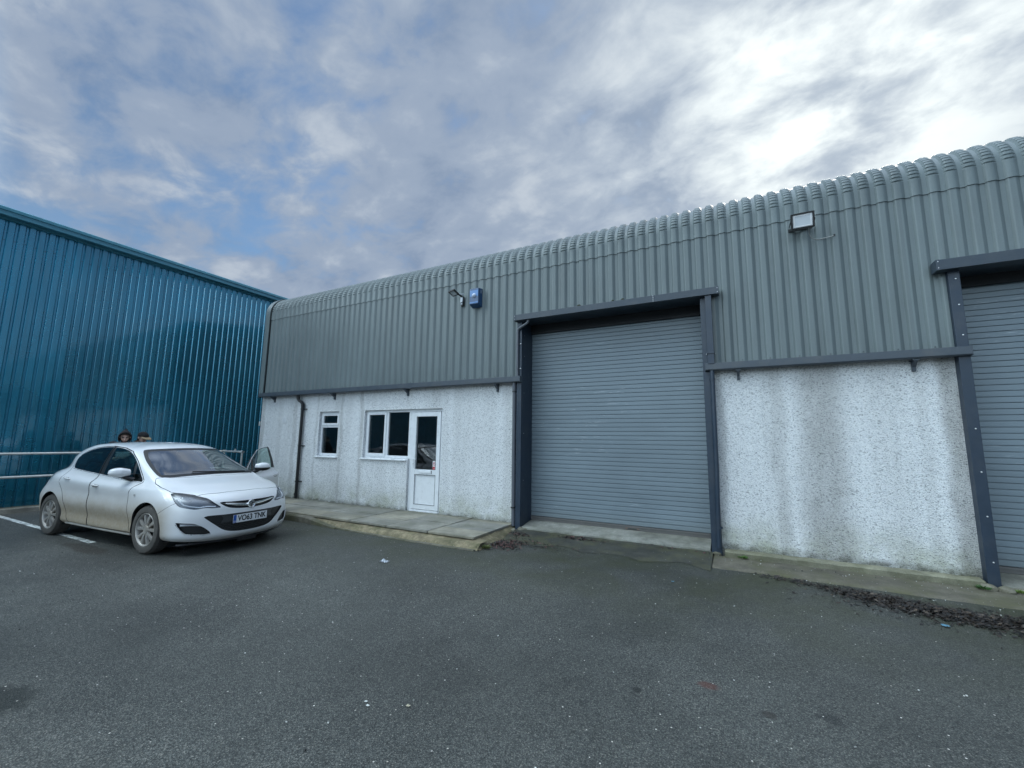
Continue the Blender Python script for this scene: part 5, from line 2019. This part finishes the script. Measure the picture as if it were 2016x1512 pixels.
b = MB()
b.box((-.06, -.60, .50), (-.03, .60, .97))
b.build('bulkhead', CABIN, car)
b = MB()
b.box((-2.95, -.60, .25), (-2.9, .60, .95))
b.build('boot_wall', CABIN, car)
bm.free()
ref.free()
# ------------------------------------------------------------------ two people behind the car
SKIN = paint('skin', (0.62, 0.40, 0.32), 0.5, var=.1)
JACKET = paint('dark_jacket', (0.022, 0.018, 0.021), 0.85, bump=.5)
JACKET2 = paint('black_jacket', (0.015, 0.016, 0.018), 0.8, bump=.5)
JEANS = paint('dark_trousers', (0.03, 0.035, 0.05), 0.9, bump=.4)
SHOE = paint('black_shoe', (0.012, 0.012, 0.012), 0.5)
HAIR = paint('dark_hair', (0.018, 0.012, 0.009), 0.7, bump=.6, scale=30)


def person(label, loc, face, jacket, pose, group=None):
    """continuous skinned body; face = heading of the body, pose = joint table"""
    root = thing('person', label, 'person', loc, group, math.atan2(face[1], face[0]) - pi / 2)
    V, E, Rd = [], [], []

    def chain(pts, start=None):
        prev = start
        for (x, y, z, r_) in pts:
            V.append((x, y, z))
            Rd.append(r_)
            if prev is not None:
                E.append((prev, len(V) - 1))
            prev = len(V) - 1
        return prev
    P = pose
    pel = chain([(0, 0, .94, .145)])
    wai = chain([(0, .02, 1.10, .135)], pel)
    che = chain([P['chest']], wai)
    nkb = chain([P['neck']], che)
    chain([P['chin'], P['head'], P['crown']], nkb)
    hands = []
    for s, key in ((-1, 'L'), (1, 'R')):
        a = chain([P['sh' + key], P['el' + key], P['wr' + key]], che)
        wr = Vector(V[a])
        d = (Vector(P['hand' + key]) - wr).normalized()
        palm = wr + d * .085
        pi_ = chain([(*(wr + d * .04), .026), (*palm, .028)], a)
        side = d.cross(Vector((0, 0, 1))).normalized()
        if side.length < .5:
            side = Vector((1, 0, 0))
        dn = side.cross(d) * (-1 if side.cross(d).z > 0 else 1)
        for k, (off, ln_) in enumerate(((-.030, .062), (-.010, .074), (.010, .070), (.030, .055))):
            b0 = palm + side * off + d * .02
            chain([(*b0, .0095), (*(b0 + d * ln_ * .5 + dn * .008), .009), (*(b0 + d * ln_ * .8 + dn * .03), .008)], pi_)
        tb = wr + d * .045 - side * s * .028
        chain([(*tb, .012), (*(tb + d * .035 - side * s * .02 + dn * .012), .010)], pi_ - 1)
        hands.append(palm)
    for s in (-1, 1):
        hip = chain([(.10 * s, 0, .86, .095), (.115 * s, .03, .50, .068), (.115 * s, -.01, .12, .047)], pel)
        chain([(.12 * s, .03, .05, .045), (.13 * s, .15, .035, .036)], hip)
    me = bpy.data.meshes.new('person_body')
    me.from_pydata(V, E, [])
    ob = bpy.data.objects.new('person_body', me)
    COL.objects.link(ob)
    sk = ob.modifiers.new('skin', 'SKIN')
    sk.use_smooth_shade = True
    for v, r_ in zip(me.skin_vertices[0].data, Rd):
        v.radius = (r_, r_)
        v.use_root = False
    me.skin_vertices[0].data[0].use_root = True
    me.skin_vertices[0].data[2].radius = (Rd[2] * 1.12, Rd[2] * .82)
    ss = ob.modifiers.new('sub', 'SUBSURF')
    ss.levels = 2
    ss.render_levels = 2
    dg = bpy.context.evaluated_depsgraph_get()
    dg.update()
    out = bpy.data.meshes.new_from_object(ob.evaluated_get(dg))
    bpy.data.objects.remove(ob)
    hc = Vector(P['head'][:3])
    for m in (jacket, SKIN, JEANS, SHOE):
        out.materials.append(m)
    for p_ in out.polygons:
        c = p_.center
        if c.z < .09:
            p_.material_index = 3
        elif c.z < .90 and min((c - h_).length for h_ in hands) > .16:
            p_.material_index = 2
        elif (c - hc).length < .15 and c.z > P['neck'][2] + .03 or min((c - h_).length for h_ in hands) < .085:
            p_.material_index = 1
        else:
            p_.material_index = 0
        p_.use_smooth = True
    # jaw, brow and cheeks: narrow the head sideways and push the chin out
    fw = Vector(P['fwd']).normalized()
    for v in out.vertices:
        d = v.co - hc
        if d.length < .15:
            v.co.x = hc.x + d.x * .86
            if d.z < 0 and d.dot(fw) > 0:
                v.co += fw * .014
    o = bpy.data.objects.new('body', out)
    COL.objects.link(o)
    o.parent = root
    return root, hc, fw, hands


def head_bits(root, hc, fw, beard=False):
    """eyes, nose, mouth and brows on the face"""
    rt = fw.cross(Vector((0, 0, 1))).normalized()
    up = rt.cross(fw)
    F = lambda a, b_, c_: hc + rt * a + up * b_ + fw * c_
    b = MB()
    b.tube([F(0, .022, .092), F(0, -.004, .108), F(0, -.022, .117), F(0, -.032, .100)], [.008, .011, .015, .010], 8)
    b.build('nose', SKIN, root, smooth=70)
    for s in (-1, 1):
        b = MB()
        b.lathe([(0, .009), (.003, .007), (.004, 0)], F(.032 * s, .012, .088), fw, 10)
        b.build('eye', paint('eye_dark', (.05, .035, .03), .3), root, smooth=60)
        b = MB()
        b.tube([F(.012 * s, .030, .097), F(.034 * s, .036, .093), F(.054 * s, .028, .078)], .0085, 6)
        b.build('eyebrow', HAIR, root, smooth=60)
        b = MB()
        b.lathe([(0, .018), (.010, .024), (.016, .016), (.016, 0)], F(.078 * s, -.004, .0), rt * s, 12)
        b.build('ear', SKIN, root, smooth=60)
    b = MB()
    b.tube([F(-.024, -.056, .094), F(0, -.054, .101), F(.024, -.056, .094)], .007, 6)
    b.build('mouth', paint('lips', (.30, .13, .11), .5), root, smooth=60)
    return F, rt, up


POSE1 = dict(chest=(0, .06, 1.31, .165), neck=(0, .12, 1.455, .075), chin=(0, .16, 1.52, .062), head=(0, .195, 1.585, .098), crown=(0, .185, 1.645, .078), fwd=(0, 1, -.45),
             shL=(-.20, .06, 1.455, .085), elL=(-.27, .10, 1.14, .058), wrL=(-.13, .33, 1.14, .036), handL=(-.06, .42, 1.17),
             shR=(.20, .06, 1.455, .085), elR=(.27, .10, 1.14, .058), wrR=(.13, .33, 1.14, .036), handR=(.06, .42, 1.17))
p1, hc, fw, hands1 = person('person in dark hooded jacket, head bowed, behind the car holding a white sheet', (-11.42, 4.17, 0), (.93, -.34), JACKET, POSE1)
F, rt, up = head_bits(p1, hc, fw)
b = MB()                                                    # hood: open shell round the face
rows = []
for i in range(11):
    a = -.25 * pi + 1.5 * pi * i / 10
    rows.append([F((.100 + .012 * k - .02 * k * k) * cos(a), (.108 + .006 * k) * sin(a) * (1 if sin(a) > 0 else 1.2) + .012, .072 - .062 * k) for k in range(4)] + [F(.085 * cos(a), .075 * sin(a) - .02, -.125)] + [F(.03 * cos(a), .03 * sin(a) - .03, -.14)])
b.grid(rows)
o = b.build('hood', JACKET, p1, smooth=70)
md = o.modifiers.new('thick', 'SOLIDIFY')
md.thickness = .014
b = MB()
rows = []
for i in range(9):
    a = .06 * pi + .88 * pi * i / 8
    rows.append([F(.086 * cos(a), .055 + .048 * sin(a), .072), F(.080 * cos(a), .070 + .045 * sin(a), .03), F(.05 * cos(a), .10 + .02 * sin(a), -.01)])
b.grid(rows)
o = b.build('hair', HAIR, p1, smooth=70)
o.modifiers.new('thick', 'SOLIDIFY').thickness = .012
b = MB()
b.tube([F(-.055, -.05, .066), F(-.035, -.085, .075), F(0, -.094, .082), F(.035, -.085, .075), F(.055, -.05, .066)], [.010, .015, .018, .015, .010], 8)
b.build('beard', HAIR, p1, smooth=70)

POSE2 = dict(chest=(0, .05, 1.30, .16), neck=(0, .10, 1.45, .072), chin=(0, .14, 1.515, .06), head=(0, .17, 1.575, .096), crown=(0, .16, 1.63, .076), fwd=(0, 1, -.3),
             shL=(-.18, .06, 1.40, .08), elL=(-.25, .10, 1.13, .056), wrL=(-.12, .32, 1.10, .035), handL=(-.08, .42, 1.12),
             shR=(.18, .06, 1.40, .08), elR=(.26, .12, 1.14, .056), wrR=(.13, .33, 1.12, .035), handR=(.08, .42, 1.14))
p2, hc, fw, hands2 = person('person in black cap with tan peak, head down, beyond the car roof', (-12.11, 4.645, 0), (.90, .20), JACKET2, POSE2)
F, rt, up = head_bits(p2, hc, fw)
b = MB()
rows = []
for i in range(9):
    e = (pi / 2) * i / 8
    rows.append([F(.101 * cos(e) * cos(2 * pi * k / 20), .030 + .100 * sin(e), -.006 + .116 * cos(e) * sin(2 * pi * k / 20)) for k in range(20)])
b.grid(rows, 0, True)
cap = b.build('cap', paint('black_cap', (.012, .012, .014), .85, bump=.4), p2, smooth=70)
b = MB()
rows = []
for i in range(9):
    a = pi * (.14 + .72 * i / 8)
    rows.append([F(.098 * cos(a), .034, .004 + .108 * sin(a)), F(.105 * cos(a), .028, .04 + .15 * sin(a)), F(.102 * cos(a), .014, .045 + .185 * sin(a))])
b.grid(rows)
o = b.build('cap_peak', paint('tan_peak', (.34, .25, .15), .7), p2, smooth=70)
o.modifiers.new('thick', 'SOLIDIFY').thickness = .006
b = MB()
rows = []
for i in range(9):
    a = pi * (1.02 + .96 * i / 8)
    rows.append([F(.092 * cos(a), .034, -.006 + .105 * sin(a)), F(.088 * cos(a), -.03, -.006 + .098 * sin(a)), F(.07 * cos(a), -.075, -.01 + .08 * sin(a))])
b.grid(rows)
o = b.build('hair', HAIR, p2, smooth=70)
o.modifiers.new('thick', 'SOLIDIFY').thickness = .012

# sheet of paper held by the hooded person
mw = Matrix.Translation(p1.location) @ Matrix.Rotation(p1.rotation_euler[2], 4, 'Z')
c_ = mw @ ((hands1[0] + hands1[1]) / 2 + Vector((0, .045, .06)))
xa = (mw.to_3x3() @ Vector((1, 0, 0)))
ya = (mw.to_3x3() @ Vector((0, .5, .85))).normalized()
b = MB()
rows = []
for i in range(7):
    u = -1 + i / 3
    rows.append([c_ + xa * .105 * u + ya * .148 * w_ - ya.cross(xa) * (.018 * u * u) for w_ in (-1, 0, 1)])
b.grid(rows)
o = solo(b, 'paper_sheet', paint('white_paper', (.80, .82, .84), .7, var=.03), 'white sheet of paper held up by the hooded person behind the car', 'paper', smooth=60)
o.modifiers.new('thick', 'SOLIDIFY').thickness = .001
# ------------------------------------------------------------------ leaves, weeds and litter
LEAF = []
for k, c in enumerate(((0.020, 0.014, 0.011), (0.034, 0.022, 0.015), (0.009, 0.0075, 0.007), (0.09, 0.065, 0.045))):
    LEAF.append(paint('dead_leaf_%s' % 'abcd'[k], c, 0.5, var=.3, scale=40))


def litter(name, spots, n, size, seed, mats, wts, zf=lambda x, y: 0.004, lift=.03):
    rr = random.Random(seed)
    b = MB()
    for _ in range(n):
        cx, cy, sx, sy, rot = rr.choices([s[:5] for s in spots], [s[5] for s in spots])[0]
        u, v = rr.gauss(0, .42), rr.gauss(0, .42)
        x = cx + u * sx * cos(rot) - v * sy * sin(rot)
        y = cy + u * sx * sin(rot) + v * sy * cos(rot)
        dens = math.exp(-(u * u + v * v) * 2.2)
        z = zf(x, y) + rr.uniform(0.002, lift) * dens + .003
        L = rr.uniform(.45, 1.25) * size
        W = L * rr.uniform(.12, .5)
        a = rr.gauss(rot, 1.0)
        d = Vector((cos(a), sin(a), rr.gauss(0, .28)))
        s_ = Vector((-sin(a), cos(a), rr.gauss(0, .4)))
        nz = Vector((0, 0, 1))
        c = Vector((x, y, z))
        m = rr.choices(range(len(mats)), wts)[0]
        cu_ = rr.uniform(-.1, .35) * L
        p = [c - d * L, c - d * L * .3 + s_ * W + nz * cu_ * .3, c + d * L * .4 + s_ * W * .8 + nz * cu_ * .3, c + d * L + nz * cu_, c + d * L * .4 - s_ * W * .8, c - d * L * .3 - s_ * W, c + nz * cu_ * .1]
        for q in p:
            q.z = max(q.z, zf(q.x, q.y) + .002)
        b.add(p, [(0, 1, 6), (1, 2, 6), (2, 3, 6), (3, 4, 6), (4, 5, 6), (5, 0, 6)], m)
    o = b.build(name, mats, None, fix=False)
    return o


foot_z = lambda x, y: max(0.0, min(0.055, (y - 6.34) * .092)) if x > -.36 else max(0.0, min(.06, (y - 6.3) * .095))
rot0 = math.atan2(5.60 - 6.02, 2.30 - 1.05)
tag(litter('dead_leaves', [(1.25, 5.98, .50, .24, -.30, 3), (1.75, 5.80, .65, .30, -.18, 4), (2.5, 5.74, .75, .32, -.10, 4), (0.6, 6.20, .6, .12, -.25, .5), (1.6, 5.7, 1.2, .5, -.2, .8)], 6000, .023, 21, LEAF, (5, 4, 4, .8), foot_z),
    'drift of wet dark dead leaves below the streaky wall', kind='stuff')
tag(litter('dead_leaves', [(-3.27, 5.98, .30, .42, .9, 4), (-3.05, 6.2, .5, .3, .4, 2), (-3.3, 6.6, .2, .3, 1.4, 1.5), (-2.3, 6.78, .5, .08, -.03, 1.6), (-1.0, 6.86, .8, .05, -.03, .35), (-2.6, 6.2, .7, .25, .0, .6)], 1500, .021, 22,
            [LEAF[0], LEAF[2], paint('red_leaf', (0.10, 0.035, 0.032), .5, var=.3, scale=40), paint('pink_leaf', (0.21, 0.12, 0.10), .6, var=.3, scale=40)], (4, 4, 4, 1), foot_z, .045),
    'reddish brown leaf litter at the end of the paved path', kind='stuff')
# pale chips lying on the yard and footing
CHIP = [paint('pale_chip', (.62, .62, .58), .7, var=.2), paint('grey_chip', (.3, .3, .28), .8, var=.2), paint('dark_crumb', (.02, .02, .018), .8)]
rr = random.Random(77)
b = MB()
for _ in range(520):
    if rr.random() < .35:
        x, y = rr.uniform(-.3, 2.8), rr.uniform(6.2, 6.92)
    else:
        x = rr.uniform(-9.5, 4)
        y = rr.uniform(1.0, 6.4)
        if x < -5.9 and 2.6 < y < 5.0 or (y > 5.4 and x < -3.2):
            continue
    s = rr.uniform(.002, .0052) * (1.7 if rr.random() < .05 else 1)
    a = rr.uniform(0, pi)
    m = rr.choices((0, 1, 2), (3, 4, 2))[0]
    z = foot_z(x, y) + s * .3 + .002
    b.obox((x, y, z), (Vector((cos(a), sin(a), rr.uniform(-.3, .3))) * s, Vector((-sin(a), cos(a), rr.uniform(-.3, .3))) * s * rr.uniform(.4, .9), Vector((0, 0, 1)) * s * .45), m)
tag(b.build('gravel_chips', CHIP, None), 'loose pale stone chips scattered over the yard', kind='stuff')


def weed(loc, n, h_, seed, label, col):
    m = paint('weed_' + label.split()[0], col, .6, var=.25, scale=30)
    rr = random.Random(seed)
    b = MB()
    for _ in range(n):
        a = rr.uniform(0, 2 * pi)
        r_ = rr.uniform(0, 1) ** .6 * h_ * 1.1
        c = Vector((loc[0] + cos(a) * r_, loc[1] + sin(a) * r_ * .6, loc[2]))
        L = h_ * rr.uniform(.5, 1.2) * (1 - .45 * r_ / h_ / 1.2)
        lean = Vector((cos(a) * rr.uniform(.2, .9), sin(a) * rr.uniform(.2, .9), 1)).normalized()
        sd_ = lean.orthogonal().normalized()
        sd_ = Matrix.Rotation(rr.uniform(0, pi), 3, lean) @ sd_
        w = L * rr.uniform(.14, .3)
        tip = c + lean * L + Vector((cos(a), sin(a), -.3)) * L * .3
        mid = c + lean * L * .55
        b.add([c - sd_ * w * .2, mid - sd_ * w, tip, mid + sd_ * w, c + sd_ * w * .2, mid + lean.cross(sd_) * w * .3], [(0, 1, 5), (1, 2, 5), (2, 3, 5), (3, 4, 5), (4, 0, 5)])
    return solo(b, 'weed', m, label, 'weed', 'weeds growing along the foot of the walls', fix=False)


weed((0.02, 6.86, .05), 60, .045, 1, 'bright green weed on the ledge beside the round navy downpipe', (.07, .15, .025))
weed((2.36, 6.80, .05), 70, .05, 2, 'green leafy weed growing left of the broken concrete by the second shutter', (.045, .11, .025))
weed((2.66, 6.82, .05), 50, .045, 3, 'lime moss clump right of the broken concrete at the second shutter foot', (.11, .18, .03))
weed((-3.38, 5.66, .01), 80, .06, 4, 'yellowish weed at the outer corner of the paved path', (.10, .12, .03))

# individual scraps
def scrap(name, cx, cy, s, mat, label, cat, seed, flat=.35, z0=.004):
    rr = random.Random(seed)
    b = MB()
    n = 6
    rows = [[(cx + (i / n - .5) * s * 2 + rr.uniform(-.1, .1) * s, cy + (j / n - .5) * s * 1.5 + rr.uniform(-.1, .1) * s, z0 + .002 + abs(rr.gauss(0, flat)) * s * .5) for j in range(n + 1) if True] for i in range(n + 1)]
    b.grid(rows)
    o = solo(b, name, mat, label, cat, fix=False)
    o.modifiers.new('thick', 'SOLIDIFY').thickness = .0015
    return o


t = NT('clear_plastic')
tr = t.n('ShaderNodeBsdfTransparent', Color=(.9, .92, .95, 1)).outputs[0]
gl = t.n('ShaderNodeBsdfPrincipled', Base_Color=(.7, .74, .78, 1), Roughness=.15).outputs[0]
mx = t.n('ShaderNodeMixShader')
t.s(mx.inputs[0], t.ramp(t.noise(t.pos(), 60, 4), [(.4, .25), (.6, .7)]))
t.t.links.new(tr, mx.inputs[1])
t.t.links.new(gl, mx.inputs[2])
t.t.links.new(mx.outputs[0], t.out.inputs[0])
scrap('plastic_wrapper', -4.163, 4.384, .055, t.m, 'crumpled clear plastic wrapper on the asphalt before the paved path', 'litter', 4, .5)
scrap('blue_scrap', 1.60, 5.415, .026, paint('blue_paper', (.10, .24, .33), .5), 'larger light blue scrap beside the dark leaf drift', 'litter', 5, .2)
scrap('blue_scrap', -0.72, 5.47, .015, paint('blue_paper', (.16, .42, .62), .5), 'tiny light blue scrap on the asphalt in front of the shutter', 'litter', 6, .2)
PALE = paint('pale_scrap', (.72, .73, .70), .6)
scrap('paper_scrap', -2.085, 2.10, .008, PALE, 'group of white crumbs, left one, on the open asphalt', 'litter', 7)
scrap('paper_scrap', -2.045, 2.075, .009, PALE, 'group of white crumbs, lowest one, on the open asphalt', 'litter', 8)
scrap('paper_scrap', -1.83, 2.19, .011, paint('tan_scrap', (.5, .45, .33), .7), 'tan twist of paper right of the white crumbs on the asphalt', 'litter', 9)
